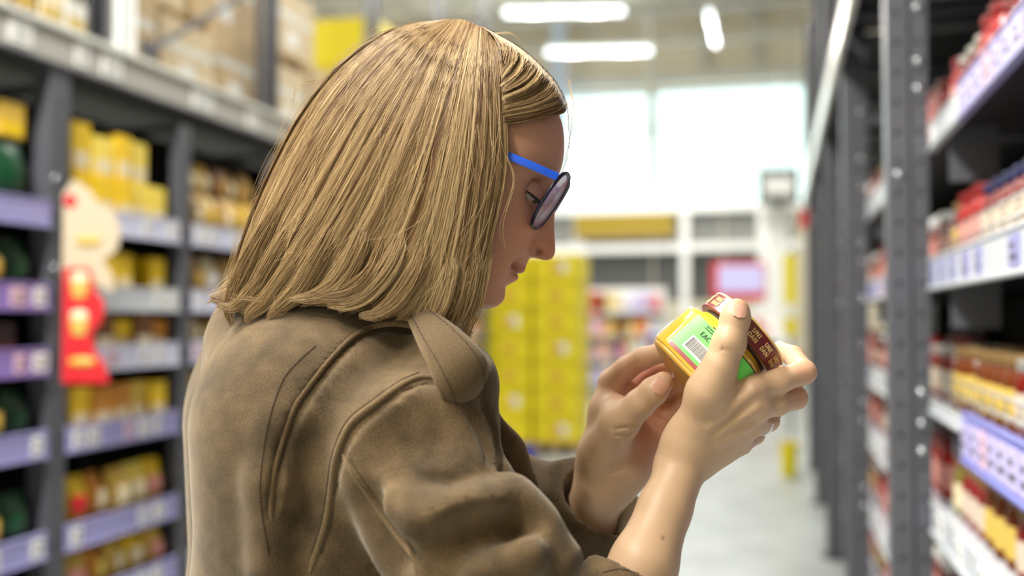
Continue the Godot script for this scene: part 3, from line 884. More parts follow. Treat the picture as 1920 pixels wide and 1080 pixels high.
func far_store() -> void:
	# two stacks of yellow crates on pallets
	var g := "yellow crates stacked at the end of the aisle"
	for s in 2:
		var x: float = [-2.74, -2.22][s]
		var pal := thing("pallet", "wooden pallet under the %s yellow crate stack" % ["left", "right"][s], "pallet", Vector3(x, 0, -10.45), "pallets under the crates")
		for i in 5:
			put("plank", MB.new().box(Vector3(-0.25, 0.1, -0.28 + 0.13 * i), Vector3(0.25, 0.12, -0.18 + 0.13 * i), 0.003).mesh(M.wood), pal)
		for i in 3:
			put("runner", MB.new().box(Vector3(-0.24 + 0.2 * i, 0, -0.28), Vector3(-0.16 + 0.2 * i, 0.1, 0.34), 0.003).mesh(M.wood), pal)
		for k in 7:
			var t := thing("yellow_crate", "yellow printed crate in the %s stack, %s from the floor" % [["left", "right"][s], ordinal(k)], "crate", Vector3(x + rng.randf_range(-0.008, 0.008), 0.121 + 0.281 * k, -10.45), g)
			put("body", MB.new().box(Vector3(-0.245, 0, -0.3), Vector3(0.245, 0.275, 0.3), 0.012).mesh(M.crate), t)
			put("rim", MB.new().box(Vector3(-0.25, 0.235, -0.305), Vector3(0.25, 0.262, 0.305), 0.006).mesh(M.crate_edge), t)
			put("printed_badge", MB.new().lathe(PackedVector2Array([Vector2(0.001, 0.006), Vector2(0.07, 0.005), Vector2(0.075, 0.0)]), 20, Transform3D(Basis(Vector3.RIGHT, PI / 2).scaled(Vector3(1, 0.55, 1)), Vector3(0.0, 0.12, 0.3))).mesh(M.print), t)
			if (k + s) % 3 == 1:
				put("sticker", MB.new().box(Vector3(0.02, 0.08, 0.3), Vector3(0.12, 0.19, 0.304), 0).mesh(M.paper), t)
	var bb := thing("blue_box", "small blue tub on the floor in front of the yellow crates", "tub", Vector3(-2.42, 0, -9.55))
	put("tub_body", MB.new().box(Vector3(-0.11, 0, -0.11), Vector3(0.11, 0.14, 0.11), 0.01).mesh(M.blue), bb)
	put("rim", MB.new().box(Vector3(-0.12, 0.13, -0.12), Vector3(0.12, 0.15, 0.12), 0.004).mesh(M.blue), bb)
	# mezzanine front
	var mz := thing("mezzanine_front", "white steel mezzanine frame with grey panels along the back", "mezzanine", Vector3(-2, 0, -20))
	for y in [2.72, 3.5]:
		put("beam", MB.new().box(Vector3(-6, y, -0.1), Vector3(2.5, y + 0.17, 0.1), 0.01).mesh(M.white), mz)
	for x in [-3.7, -1.9, 0.26, 1.75]:
		put("column", MB.new().box(Vector3(x - 0.09, 0, -0.09), Vector3(x + 0.09, 3.6, 0.09), 0.01).mesh(M.white), mz)
	for i in 6:
		put("panel", MB.new().box(Vector3(-6 + 1.4 * i, 2.88, -0.18), Vector3(-4.63 + 1.4 * i, 3.52, -0.14), 0.005).mesh(M.grey), mz)
	for i in 6:
		put("shutter", MB.new().box(Vector3(-6 + 1.4 * i, 1.75, -0.3), Vector3(-4.63 + 1.4 * i, 2.73, -0.26), 0.005).mesh(M.shutter), mz)
	var yb := thing("yellow_banner", "dull yellow banner panel above the crates at the back", "banner", Vector3(-2.95, 3.04, -19.86))
	put("panel", MB.new().box(Vector3(-1.0, 0, -0.02), Vector3(1.0, 0.46, 0.02), 0.004).mesh(M.olive), yb)
	put("hem", MB.new().box(Vector3(-1.0, -0.02, -0.025), Vector3(1.0, 0.02, 0.025), 0.004).mesh(M.wood), yb)
	# pipes and columns against the back
	var c1 := thing("steel_column", "pale blue steel column beside the tube lights", "column", Vector3(-5.4, 0, -25.0))
	put("shaft", MB.new().box(Vector3(-0.19, 0, -0.12), Vector3(0.19, 9.3, 0.12), 0.01).mesh(M.steel_blue), c1)
	put("base_plate", MB.new().box(Vector3(-0.3, 0, -0.25), Vector3(0.3, 0.03, 0.25), 0.005).mesh(M.steel_blue), c1)
	var c2 := thing("drop_pipe", "thin grey pipe hanging in front of the white windows", "pipe", Vector3(-2.9, 2.9, -24.0))
	put("pipe", MB.new().tube(PackedVector3Array([Vector3(0, 0, 0), Vector3(0, 6.3, 0)]), PackedFloat32Array([0.09]), 10).mesh(M.pale_truss), c2)
	put("collar", MB.new().tube(PackedVector3Array([Vector3(0, 3.0, 0), Vector3(0, 3.12, 0)]), PackedFloat32Array([0.12]), 10).mesh(M.grey), c2)
	for i in 3:
		var x: float = [-1.75, -7.9, -0.45][i]
		var c3 := thing("wall_pipe", "pale vertical pipe on the beige upper wall, %s" % ["right of the thin pipe", "left of the blue column", "near the right racking"][i], "pipe", Vector3(x, 7.75, -25.85))
		put("pipe", MB.new().tube(PackedVector3Array([Vector3(0, 0, 0), Vector3(0, 1.5, 0)]), PackedFloat32Array([0.11]), 10).mesh(M.pale_truss), c3)
		put("collar", MB.new().tube(PackedVector3Array([Vector3(0, 0.7, 0), Vector3(0, 0.78, 0)]), PackedFloat32Array([0.13]), 10).mesh(M.grey), c3)
	# white column and yellow strip beside the right racking
	var wc := thing("white_column", "white clad column at the far right end of the aisle", "column", Vector3(0.02, 0, -16.0))
	put("shaft", MB.new().box(Vector3(-0.17, 0, -0.17), Vector3(0.17, 3.2, 0.17), 0.015).mesh(M.white), wc)
	put("collar", MB.new().box(Vector3(-0.23, 2.9, -0.23), Vector3(0.23, 3.1, 0.23), 0.01).mesh(M.white), wc)
	put("skirting", MB.new().box(Vector3(-0.22, 0, -0.22), Vector3(0.22, 0.25, 0.22), 0.01).mesh(M.grey), wc)
	var ys := thing("yellow_sign", "upright yellow sign board beside the white column", "sign", Vector3(0.15, 1.02, -11.5))
	put("board", MB.new().box(Vector3(-0.07, 0.2, -0.012), Vector3(0.07, 1.1, 0.012), 0.004).mesh(M.crate), ys)
	put("stripe", MB.new().box(Vector3(-0.06, 0.4, 0.012), Vector3(0.06, 0.55, 0.015), 0).mesh(M.paper), ys)
	put("stand", MB.new().box(Vector3(-0.02, -1.02, -0.02), Vector3(0.02, 0.25, -0.01), 0.003).mesh(M.grey), ys)
	var yt := thing("yellow_bin", "small yellow bin on the floor at the foot of the right racking", "bin", Vector3(0.1, 0, -9.3))
	put("bin_body", MB.new().lathe(PackedVector2Array([Vector2(0.001, 0.28), Vector2(0.075, 0.28), Vector2(0.08, 0.3), Vector2(0.085, 0.3), Vector2(0.065, 0), Vector2(0.001, 0)]), 16).mesh(M.crate), yt)
	put("rim", MB.new().lathe(PackedVector2Array([Vector2(0.09, 0.305), Vector2(0.09, 0.285), Vector2(0.08, 0.285)]), 16).mesh(M.crate_edge), yt)
	var rs := thing("red_flag", "small red shelf flag on the right racking", "sign", Vector3(0.185, 2.05, -7.99))
	put("flag", MB.new().box(Vector3(-0.01, 0.06, -0.004), Vector3(0.06, 0.2, 0.004), 0.002).mesh(M.red), rs)
	put("bracket", MB.new().box(Vector3(0.05, 0.1, -0.006), Vector3(0.09, 0.14, 0.006), 0.002).mesh(M.grey), rs)
	# hanging monitor with two bright squares
	var hm := thing("hanging_sign", "grey hanging sign box with two pale panels above the aisle end", "sign", Vector3(0.05, 3.13, -15.5))
	put("box", MB.new().box(Vector3(-0.29, 0, -0.06), Vector3(0.29, 0.53, 0.06), 0.015).mesh(M.sign_grey), hm)
	for s in [-1, 1]:
		put("pale_panel", MB.new().box(Vector3(-0.08 + 0.1 * s, 0.13, 0.06), Vector3(0.08 + 0.1 * s, 0.4, 0.072), 0.004).mesh(M.white), hm)
		put("hanger", MB.new().tube(PackedVector3Array([Vector3(0.22 * s, 0.52, 0), Vector3(0.22 * s, 6.2, 0)]), PackedFloat32Array([0.009]), 6).mesh(M.grey), hm)
	# screen in a red surround
	var tv := thing("screen_kiosk", "glowing lilac screen in a red surround at the back", "screen", Vector3(-0.62, 0, -18.5))
	put("surround", MB.new().box(Vector3(-0.52, 1.72, -0.08), Vector3(0.48, 2.42, 0.0), 0.02).mesh(M.red), tv)
	put("screen", MB.new().box(Vector3(-0.4, 1.88, 0.0), Vector3(0.4, 2.36, 0.02), 0.004).mesh(M.screen), tv)
	put("leg", MB.new().box(Vector3(-0.3, 0, -0.1), Vector3(-0.22, 1.75, -0.04), 0.005).mesh(M.white), tv)
	put("leg", MB.new().box(Vector3(0.22, 0, -0.1), Vector3(0.3, 1.75, -0.04), 0.005).mesh(M.white), tv)
	var sl := AreaLight3D.new()
	sl.name = "screen_glow"
	sl.area_size = Vector2(0.8, 0.48)
	sl.light_energy = 0.4
	sl.light_color = Color(0.86, 0.84, 1.0)
	sl.area_range = 40.0
	sl.shadow_enabled = true
	tv.add_child(sl, true)
	sl.position = Vector3(0, 2.12, 0.03)
	sl.rotation = Vector3(0, PI, 0)
	# gondolas with mixed goods at the back of the aisle
	gondola(-3.6, -13.6, 1.5, [M.cream, M.label_pink, M.gold, M.paper, M.label_yellow, M.orange], "gondola behind the crates", 5, 1.9)
	gondola(-2.1, -14.6, 1.1, [M.label_pink, M.paper, M.cream, M.lilac, M.gold, M.red, M.brown], "gondola beside the crates", 5, 1.85)
	gondola(-1.25, -13.2, 0.75, [M.rail_blue, M.lilac, M.lilac, M.blue, M.label_pink], "low blue gondola", 3, 1.28)
	gondola(-0.35, -14.0, 0.8, [M.paper, M.label_pink, M.rail, M.red, M.paper], "gondola under the screen", 4, 1.45)

func gondola(x: float, z: float, w: float, ms: Array, label: String, levels: int, h: float) -> void:
	var t := thing("gondola", "white metal %s" % label, "shelf unit", Vector3(x, 0, z), "shelf units at the back")
	put("back_panel", MB.new().box(Vector3(-w / 2, 0, -0.03), Vector3(w / 2, h, 0), 0.004).mesh(M.white), t)
	for s in [-1, 1]:
		put("side_panel", MB.new().box(Vector3(s * w / 2 - 0.015, 0, -0.03), Vector3(s * w / 2 + 0.015, h, 0.32), 0.004).mesh(M.white), t)
	put("plinth", MB.new().box(Vector3(-w / 2, 0, 0), Vector3(w / 2, 0.12, 0.36), 0.006).mesh(M.white), t)
	var gap := (h - 0.12) / levels
	for k in levels:
		var y := 0.12 + gap * k
		if k > 0:
			put("shelf", MB.new().box(Vector3(-w / 2 + 0.016, y - 0.02, 0), Vector3(w / 2 - 0.016, y, 0.34), 0.004).mesh(M.white), t)
		var xx := -w / 2 + 0.03
		var i := 0
		while xx < w / 2 - 0.12:
			var bw := rng.randf_range(0.09, 0.16)
			var bh := rng.randf_range(gap * 0.5, gap * 0.85)
			if xx + bw > w / 2 - 0.02:
				break
			var m: Material = ms[rng.randi() % ms.size()]
			var o := thing("grocery_pack", "%s pack on the %s, %s shelf up, %s along" % [colour_word(m), label, ordinal(k), ordinal(i)], "pack", Vector3(x + xx + bw / 2, y + 0.001, z + 0.2), "packs on the back shelf units")
			put("body", MB.new().box(Vector3(-bw / 2, 0, -0.09), Vector3(bw / 2, bh, 0.09), 0.008).mesh(m), o)
			put("label", MB.new().box(Vector3(-bw * 0.36, bh * 0.3, 0.088), Vector3(bw * 0.36, bh * 0.7, 0.093), 0).mesh(ms[rng.randi() % ms.size()]), o)
			xx += bw + 0.012
			i += 1

func colour_word(m: Material) -> String:
	for k in M:
		if M[k] == m:
			return {"cream": "cream", "label_pink": "pink", "gold": "gold", "paper": "white", "label_yellow": "pale yellow", "orange": "orange", "lilac": "lilac", "red": "red", "brown": "brown", "rail_blue": "mid blue", "blue": "deep blue", "rail": "pale lilac"}.get(k, "printed")
	return "printed"

# ------------------------------------------------------------------ signed distance field meshed as surface nets
class Field:
	var o: Vector3
	var h: float
	var nx: int
	var ny: int
	var nz: int
	var d := PackedFloat32Array()
	func _init(lo: Vector3, hi: Vector3, cell: float) -> void:
		o = lo
		h = cell
		nx = int((hi.x - lo.x) / cell) + 2
		ny = int((hi.y - lo.y) / cell) + 2
		nz = int((hi.z - lo.z) / cell) + 2
		d.resize(nx * ny * nz)
		d.fill(1.0)
	# tapered capsule; mode 0 joins smoothly, 1 carves smoothly, flat squeezes along axis fl (1 = round)
	func cap(a: Vector3, b: Vector3, ra: float, rb: float, k: float, mode := 0, fl := Vector3.ZERO, ff := 1.0) -> void:
		var m := maxf(ra, rb) + k + 2.5 * h
		var lo := a.min(b) - Vector3(m, m, m) - o
		var hi := a.max(b) + Vector3(m, m, m) - o
		var i0 := maxi(0, int(lo.x / h)); var i1 := mini(nx - 1, int(hi.x / h) + 1)
		var j0 := maxi(0, int(lo.y / h)); var j1 := mini(ny - 1, int(hi.y / h) + 1)
		var k0 := maxi(0, int(lo.z / h)); var k1 := mini(nz - 1, int(hi.z / h) + 1)
		var ba := b - a
		var bb := maxf(ba.dot(ba), 1e-9)
		var flat := fl != Vector3.ZERO
		var lim := k + 2.0 * h
		for z in range(k0, k1 + 1):
			for y in range(j0, j1 + 1):
				var row := (z * ny + y) * nx
				var pa := o + Vector3(i0 * h, y * h, z * h) - a
				for x in range(i0, i1 + 1):
					var t := clampf(pa.dot(ba) / bb, 0.0, 1.0)
					var q := pa - ba * t
					if flat:
						q += fl * (q.dot(fl) * (ff - 1.0))
					var dist := q.length() - (ra + (rb - ra) * t)
					pa.x += h
					if dist > lim:
						continue
					var e := d[row + x]
					if mode == 0:
						var hh := maxf(k - absf(e - dist), 0.0)
						d[row + x] = minf(e, dist) - (hh * hh / (4.0 * k) if k > 0.0 else 0.0)
					else:
						dist = -dist
						var hh := maxf(k - absf(e - dist), 0.0)
						d[row + x] = maxf(e, dist) + (hh * hh / (4.0 * k) if k > 0.0 else 0.0)
	# cut away all that lies beyond a plane, within a ball
	func cut(p: Vector3, n: Vector3, reach: float) -> void:
		for z in nz:
			for y in ny:
				var row := (z * ny + y) * nx
				for x in nx:
					var q := o + Vector3(x * h, y * h, z * h) - p
					if q.length() < reach:
						var s := q.dot(n)
						if s > d[row + x]:
							d[row + x] = s
	func sample(p: Vector3) -> float:
		var q := (p - o) / h
		var x := int(q.x); var y := int(q.y); var z := int(q.z)
		if q.x < 0 or q.y < 0 or q.z < 0 or x >= nx - 1 or y >= ny - 1 or z >= nz - 1:
			return 1.0
		var f := q - Vector3(x, y, z)
		var r := (z * ny + y) * nx + x
		var a := lerpf(lerpf(d[r], d[r + 1], f.x), lerpf(d[r + nx], d[r + nx + 1], f.x), f.y)
		var s := r + nx * ny
		var b := lerpf(lerpf(d[s], d[s + 1], f.x), lerpf(d[s + nx], d[s + nx + 1], f.x), f.y)
		return lerpf(a, b, f.z)
	func grad(p: Vector3) -> Vector3:
		var e := h
		return Vector3(sample(p + Vector3(e, 0, 0)) - sample(p - Vector3(e, 0, 0)), sample(p + Vector3(0, e, 0)) - sample(p - Vector3(0, e, 0)), sample(p + Vector3(0, 0, e)) - sample(p - Vector3(0, 0, e))).normalized()
	# first surface met by the pixel's ray from a starting depth
	func depth_at(px: float, py: float, from := 0.6, to := 1.35) -> float:
		var dir := Vector3((px - 960.0) / 1867.0, -(py - 540.0) / 1867.0, -1.0)
		var t := from
		var last := from
		while t < to:
			if sample(dir * t) <= 0.0:
				var a := last
				var b := t
				for i in 8:
					var m := (a + b) / 2
					if sample(dir * m) <= 0.0: b = m
					else: a = m
				return b
			last = t
			t += h * 0.5
		return -1.0
	# surface nets appended to a builder; xf maps field space to the mesh's space
	func nets(b: MB, xf: Transform3D) -> void:
		var sx := 1; var sy := nx; var sz := nx * ny
		var vid := PackedInt32Array()
		vid.resize(d.size())
		vid.fill(-1)
		var lim := 2.0 * h
		var cells := PackedInt32Array()
		var base := b.v.size()
		for z in nz - 1:
			for y in ny - 1:
				var r := (z * ny + y) * nx
				for x in nx - 1:
					var i := r + x
					var d0 := d[i]
					if d0 > lim or d0 < -lim:
						continue
					var d1 := d[i + 1]; var d2 := d[i + sy]; var d3 := d[i + sy + 1]
					var d4 := d[i + sz]; var d5 := d[i + sz + 1]; var d6 := d[i + sz + sy]; var d7 := d[i + sz + sy + 1]
					var neg := int(d0 < 0) + int(d1 < 0) + int(d2 < 0) + int(d3 < 0) + int(d4 < 0) + int(d5 < 0) + int(d6 < 0) + int(d7 < 0)
					if neg == 0 or neg == 8:
						continue
					var sum := Vector3.ZERO
					var n := 0
					if (d0 < 0) != (d1 < 0): sum += Vector3(d0 / (d0 - d1), 0, 0); n += 1
					if (d2 < 0) != (d3 < 0): sum += Vector3(d2 / (d2 - d3), 1, 0); n += 1
					if (d4 < 0) != (d5 < 0): sum += Vector3(d4 / (d4 - d5), 0, 1); n += 1
					if (d6 < 0) != (d7 < 0): sum += Vector3(d6 / (d6 - d7), 1, 1); n += 1
					if (d0 < 0) != (d2 < 0): sum += Vector3(0, d0 / (d0 - d2), 0); n += 1
					if (d1 < 0) != (d3 < 0): sum += Vector3(1, d1 / (d1 - d3), 0); n += 1
					if (d4 < 0) != (d6 < 0): sum += Vector3(0, d4 / (d4 - d6), 1); n += 1
					if (d5 < 0) != (d7 < 0): sum += Vector3(1, d5 / (d5 - d7), 1); n += 1
					if (d0 < 0) != (d4 < 0): sum += Vector3(0, 0, d0 / (d0 - d4)); n += 1
					if (d1 < 0) != (d5 < 0): sum += Vector3(1, 0, d1 / (d1 - d5)); n += 1
					if (d2 < 0) != (d6 < 0): sum += Vector3(0, 1, d2 / (d2 - d6)); n += 1
					if (d3 < 0) != (d7 < 0): sum += Vector3(1, 1, d3 / (d3 - d7)); n += 1
					vid[i] = b.v.size()
					cells.append(i)
					var p := o + (Vector3(x, y, z) + sum / n) * h
					var g := Vector3(d1 + d3 + d5 + d7 - d0 - d2 - d4 - d6, d2 + d3 + d6 + d7 - d0 - d1 - d4 - d5, d4 + d5 + d6 + d7 - d0 - d1 - d2 - d3).normalized()
					b.v.append(xf * p)
					b.n.append(xf.basis * g)
		for i in cells:
			var x := i % nx
			var y := (i / nx) % ny
			var z := i / (nx * ny)
			var s := d[i] < 0
			if y > 0 and z > 0 and s != (d[i + 1] < 0):
				face(b, vid[i], vid[i - sy], vid[i - sy - sz], vid[i - sz], not s)
			if x > 0 and z > 0 and s != (d[i + sy] < 0):
				face(b, vid[i], vid[i - sz], vid[i - sz - sx], vid[i - sx], not s)
			if x > 0 and y > 0 and s != (d[i + sz] < 0):
				face(b, vid[i], vid[i - sx], vid[i - sx - sy], vid[i - sy], not s)
	func face(b: MB, p: int, q: int, r: int, s: int, flip: bool) -> void:
		if p < 0 or q < 0 or r < 0 or s < 0:
			return
		if flip:
			b.ix.append(p); b.ix.append(q); b.ix.append(r); b.ix.append(p); b.ix.append(r); b.ix.append(s)
		else:
			b.ix.append(p); b.ix.append(r); b.ix.append(q); b.ix.append(p); b.ix.append(s); b.ix.append(r)

func V(px: float, py: float, dep: float) -> Vector3:
	return Vector3((px - 960.0) / F * dep, -(py - 540.0) / F * dep, -dep)

# chain of capsules: pts = [[px, py, depth, radius], ...]
func chain(f: Field, pts: Array, k: float, mode := 0) -> void:
	for i in pts.size() - 1:
		var a: Array = pts[i]
		var b: Array = pts[i + 1]
		f.cap(V(a[0], a[1], a[2]), V(b[0], b[1], b[2]), a[3], b[3], k, mode)

func spline(pts: Array, t: float) -> Vector3:
	# Catmull-Rom through Vector3s, t in 0..1
	var m := pts.size() - 1
	var u := clampf(t, 0.0, 1.0) * m
	var i := mini(int(u), m - 1)
	var w := u - i
	var p1: Vector3 = pts[i]
	var p2: Vector3 = pts[i + 1]
	var p0: Vector3 = pts[i - 1] if i > 0 else p1 * 2.0 - p2
	var p3: Vector3 = pts[i + 2] if i + 2 <= m else p2 * 2.0 - p1
	return p1.cubic_interpolate(p2, p0, p3, w)

func spline_v(pts: Array, t: float) -> float:
	var m := pts.size() - 1
	var u := clampf(t, 0.0, 1.0) * m
	var i := mini(int(u), m - 1)
	var w := u - i
	var p0: float = pts[maxi(i - 1, 0)]
	var p1: float = pts[i]
	var p2: float = pts[i + 1]
	var p3: float = pts[mini(i + 2, m)]
	return cubic_interpolate(p1, p2, p0, p3, w)

# ------------------------------------------------------------------ the shopper
var P0 := Vector3.ZERO            # the person's place on the floor
var VP := Transform3D()           # view-aligned modelling space -> person space
var jacket_field: Field

func person() -> void:
	var root_w := at(640, 1000, 1.0)
	P0 = Vector3(root_w.x, 0, root_w.z)
	VP = Transform3D(Basis(), -P0) * cam_xf
	var who := thing("person", "woman with straight blonde hair in a brown suede jacket reading a jar label", "person", P0)
	person_materials()
	body_mesh(who)
	jacket(who)
	trousers(who)
	hair(who)

func person_materials() -> void:
	var s := mat(Color.WHITE, 0.48, 0.0, 0.45)
	s.vertex_color_use_as_albedo = true
	s.subsurf_scatter_enabled = true
	s.subsurf_scatter_strength = 0.12
	s.normal_enabled = true
	s.normal_texture = noise_tex(0.09, 3, [], 512, 11, true, 3.0)
	s.normal_scale = 0.12
	s.uv1_triplanar = true
	s.uv1_scale = Vector3(14, 14, 14)
	M.skin = s
	var h := mat(Color.WHITE, 0.42, 0.0, 0.35)
	h.vertex_color_use_as_albedo = true
	M.hair = h
	M.scalp = mat(rgb(74, 50, 26), 0.7)
	var j := mat(rgb(255, 243, 224), 0.78, 0.0, 0.25)
	j.vertex_color_use_as_albedo = true
	j.albedo_texture = noise_tex(0.11, 5, [[0.0, rgb(30, 24, 18)], [0.36, rgb(74, 61, 45)], [0.50, rgb(112, 96, 72)], [0.66, rgb(146, 128, 100)], [1.0, rgb(168, 150, 122)]], 1024, 21)
	j.normal_enabled = true
	j.normal_texture = noise_tex(0.12, 3, [], 1024, 22, true, 6.0)
	j.normal_scale = 0.8
	j.uv1_triplanar = true
	j.uv1_scale = Vector3(9, 9, 9)
	j.rim_enabled = true
	j.rim = 0.65
	j.rim_tint = 1.0
	M.suede = j
	M.thread = mat(rgb(66, 52, 36), 0.8)
	M.lining = mat(rgb(30, 26, 22), 0.8)
	M.jeans = mat(rgb(38, 44, 62), 0.8)
	M.shoe = mat(rgb(40, 36, 34), 0.6)
	M.nail = mat(rgb(206, 156, 134), 0.3)
	M.eyewhite = mat(rgb(168, 152, 142), 0.2)
	M.iris = mat(rgb(58, 50, 44), 0.15)
	M.lash = mat(rgb(30, 22, 18), 0.7)
	M.frame_blue = mat(rgb(40, 104, 250), 0.3)
	M.frame_navy = mat(rgb(14, 14, 40), 0.25)
	var ln := mat(Color(0.60, 0.5, 0.66, 0.38), 0.16)
	ln.transparency = BaseMaterial3D.TRANSPARENCY_ALPHA
	M.lens = ln

func skin_tone(p: Vector3) -> Color:
	return Color(0.60, 0.385, 0.265)

var hands_base := 0
func body_mesh(who: Node3D) -> void:
	var b := MB.new()
	# trunk, neck and skull, hidden under jacket and hair
	var f := Field.new(Vector3(-0.36, -0.62, -1.25), Vector3(0.16, 0.30, -0.66), 0.010)
	f.cap(V(600, 830, 0.93), V(620, 1180, 0.93), 0.085, 0.085, 0.04)
	f.cap(V(550, 830, 1.08), V(570, 1180, 1.08), 0.085, 0.085, 0.04)
	f.cap(V(690, 700, 0.98), V(800, 790, 0.84), 0.045, 0.045, 0.03)
	f.cap(V(670, 690, 1.0), V(590, 780, 1.15), 0.045, 0.045, 0.03)
	f.cap(V(700, 700, 0.98), V(800, 470, 0.935), 0.058, 0.052, 0.03)      # neck
	f.cap(V(800, 235, 0.93), V(880, 290, 0.93), 0.066, 0.060, 0.04)      # skull
	f.cap(V(785, 850, 0.82), V(965, 1205, 0.775), 0.044, 0.038, 0.02)    # near upper arm
	f.cap(V(965, 1205, 0.775), V(1150, 1180, 0.829), 0.034, 0.030, 0.02)
	f.cap(V(590, 800, 1.15), V(900, 1190, 1.12), 0.042, 0.040, 0.02)     # far upper arm
	f.cap(V(900, 1190, 1.12), V(1095, 985, 1.0), 0.036, 0.028, 0.02)
	f.nets(b, VP)
	hands_base = b.v.size()
	near_hand(b)
	far_hand(b)
	var n_hands := b.v.size()
	face(b)
	# vertex colours
	var c := PackedColorArray()
	c.resize(b.v.size())
	var inv := VP.affine_inverse()
	for i in b.v.size():
		c[i] = Color(0.54, 0.355, 0.215)
	for i in range(hands_base, n_hands):
		c[i] = hand_colour(inv * b.v[i])
	for i in range(n_hands, b.v.size()):
		c[i] = face_colour(inv * b.v[i])
	b.c = c
	put("body", b.mesh(M.skin), who)
	nails(who)
	eye(who)
	var rg := MB.new()
	var ctr := V(1428, 792, 0.905)
	var path := PackedVector3Array()
	var ax := (V(1440, 790, 0.915) - V(1405, 798, 0.888)).normalized()
	var u := ax.cross(Vector3.UP).normalized()
	var w := ax.cross(u)
	for i in 25:
		var a := TAU * i / 24.0
		path.append(VP * (ctr + (u * cos(a) + w * sin(a)) * 0.0108))
	rg.tube(path, PackedFloat32Array([0.0013]), 6, false)
	put("ring", rg.mesh(M.chrome), who)

func blob(p: Vector3, px: float, py: float, dep: float, r: float) -> float:
	return exp(-(p - V(px, py, dep)).length_squared() / (r * r))

func hand_colour(p: Vector3) -> Color:
	var base := Color(0.54, 0.355, 0.215)
	var red := Color(0.52, 0.20, 0.125)
	var k := 0.0
	for q in [[1385, 572, 0.865, 0.012, 0.35], [1507, 698, 0.88, 0.014, 0.4], [1495, 748, 0.89, 0.012, 0.4], [1247, 715, 0.93, 0.014, 0.45], [1415, 728, 0.865, 0.016, 0.15], [1205, 720, 0.985, 0.03, 0.7], [1235, 780, 0.99, 0.035, 0.5], [1215, 690, 0.97, 0.02, 0.45], [1200, 840, 0.98, 0.03, 0.35]]:
		k += q[4] * blob(p, q[0], q[1], q[2], q[3])
	var c := base.lerp(red, clampf(k, 0.0, 0.85))
	var fr := blob(p, 1243, 1009, 0.83, 0.0018) + blob(p, 1193, 1024, 0.83, 0.0012)
	return c.lerp(Color(0.2, 0.1, 0.06), clampf(fr, 0, 1))

func near_hand(b: MB) -> void:
	var f := Field.new(Vector3(0.07, -0.30, -1.0), Vector3(0.285, 0.002, -0.79), 0.0026)
	# forearm and wrist
	chain(f, [[1150, 1190, 0.83, 0.033], [1207, 1058, 0.845, 0.0282], [1246, 955, 0.868, 0.0225], [1284, 862, 0.888, 0.0212]], 0.008)
	f.cap(V(1268, 868, 0.89), V(1292, 815, 0.888), 0.018, 0.0165, 0.012)
	f.cap(V(1308, 862, 0.893), V(1345, 835, 0.895), 0.0165, 0.0150, 0.012)
	# metacarpals
	var wr := [1300, 835, 0.890]
	f.cap(V(1290, 830, 0.888), V(1412, 728, 0.874), 0.0170, 0.0115, 0.016)
	f.cap(V(1302, 838, 0.890), V(1420, 760, 0.876), 0.0165, 0.0115, 0.014)
	f.cap(V(1312, 845, 0.894), V(1410, 794, 0.888), 0.0155, 0.0112, 0.014)
	f.cap(V(1318, 850, 0.900), V(1388, 830, 0.902), 0.0150, 0.0105, 0.014)
	f.cap(V(1330, 800, 0.898), V(1395, 770, 0.898), 0.0150, 0.0130, 0.016)
	# thumb
	chain(f, [[1290, 825, 0.884, 0.0170], [1326, 735, 0.866, 0.0160], [1350, 690, 0.862, 0.0146]], 0.014)
	chain(f, [[1338, 712, 0.864, 0.0150], [1367, 643, 0.862, 0.0138], [1379, 596, 0.866, 0.0122], [1382, 582, 0.868, 0.0105]], 0.006)
	f.cap(V(1345, 745, 0.875), V(1398, 735, 0.876), 0.0120, 0.0105, 0.014)   # web
	# index, middle, ring, little
	chain(f, [[1412, 728, 0.873, 0.0118], [1462, 714, 0.876, 0.0108], [1508, 698, 0.886, 0.0104], [1488, 668, 0.920, 0.0092], [1462, 655, 0.945, 0.0080]], 0.004)
	chain(f, [[1420, 762, 0.877, 0.0115], [1456, 757, 0.884, 0.0106], [1492, 746, 0.900, 0.0102], [1480, 715, 0.938, 0.0090], [1455, 695, 0.962, 0.0078]], 0.004)
	chain(f, [[1410, 796, 0.889, 0.0112], [1440, 788, 0.912, 0.0100], [1452, 760, 0.945, 0.0088], [1430, 735, 0.965, 0.0076]], 0.004)
	chain(f, [[1388, 830, 0.903, 0.0104], [1415, 815, 0.928, 0.0088], [1425, 785, 0.955, 0.0078], [1410, 760, 0.968, 0.0068]], 0.004)
	# knuckle swells and creases
	f.cap(V(1414, 729, 0.866), V(1416, 729, 0.866), 0.0085, 0.0085, 0.010)
	f.cap(V(1422, 763, 0.870), V(1424, 763, 0.870), 0.0080, 0.0080, 0.010)
	# tendons from the wrist to the knuckles, and fine creases over the joints
	for q in [[1330, 800, 1412, 732, 0.0030], [1345, 815, 1418, 764, 0.0028], [1350, 830, 1405, 798, 0.0024]]:
		var t1 := f.depth_at(q[0], q[1], 0.8, 1.0)
		var t2 := f.depth_at(q[2], q[3], 0.8, 1.0)
		if t1 > 0 and t2 > 0:
			f.cap(V(q[0], q[1], t1 + 0.0022), V(q[2], q[3], t2 + 0.0016), q[4], q[4], 0.006)
	for q in [[1352, 655, 1392, 664]]:
		var t1 := f.depth_at(q[0], q[1], 0.8, 1.0)
		var t2 := f.depth_at(q[2], q[3], 0.8, 1.0)
		if t1 > 0 and t2 > 0:
			f.cap(V(q[0], q[1], t1 - 0.0001), V(q[2], q[3], t2 - 0.0001), 0.0006, 0.0006, 0.0025, 1)
	add_nail(f, 1387, 583, 1393, 559, 0.0130, 0.0140)
	f.nets(b, VP)

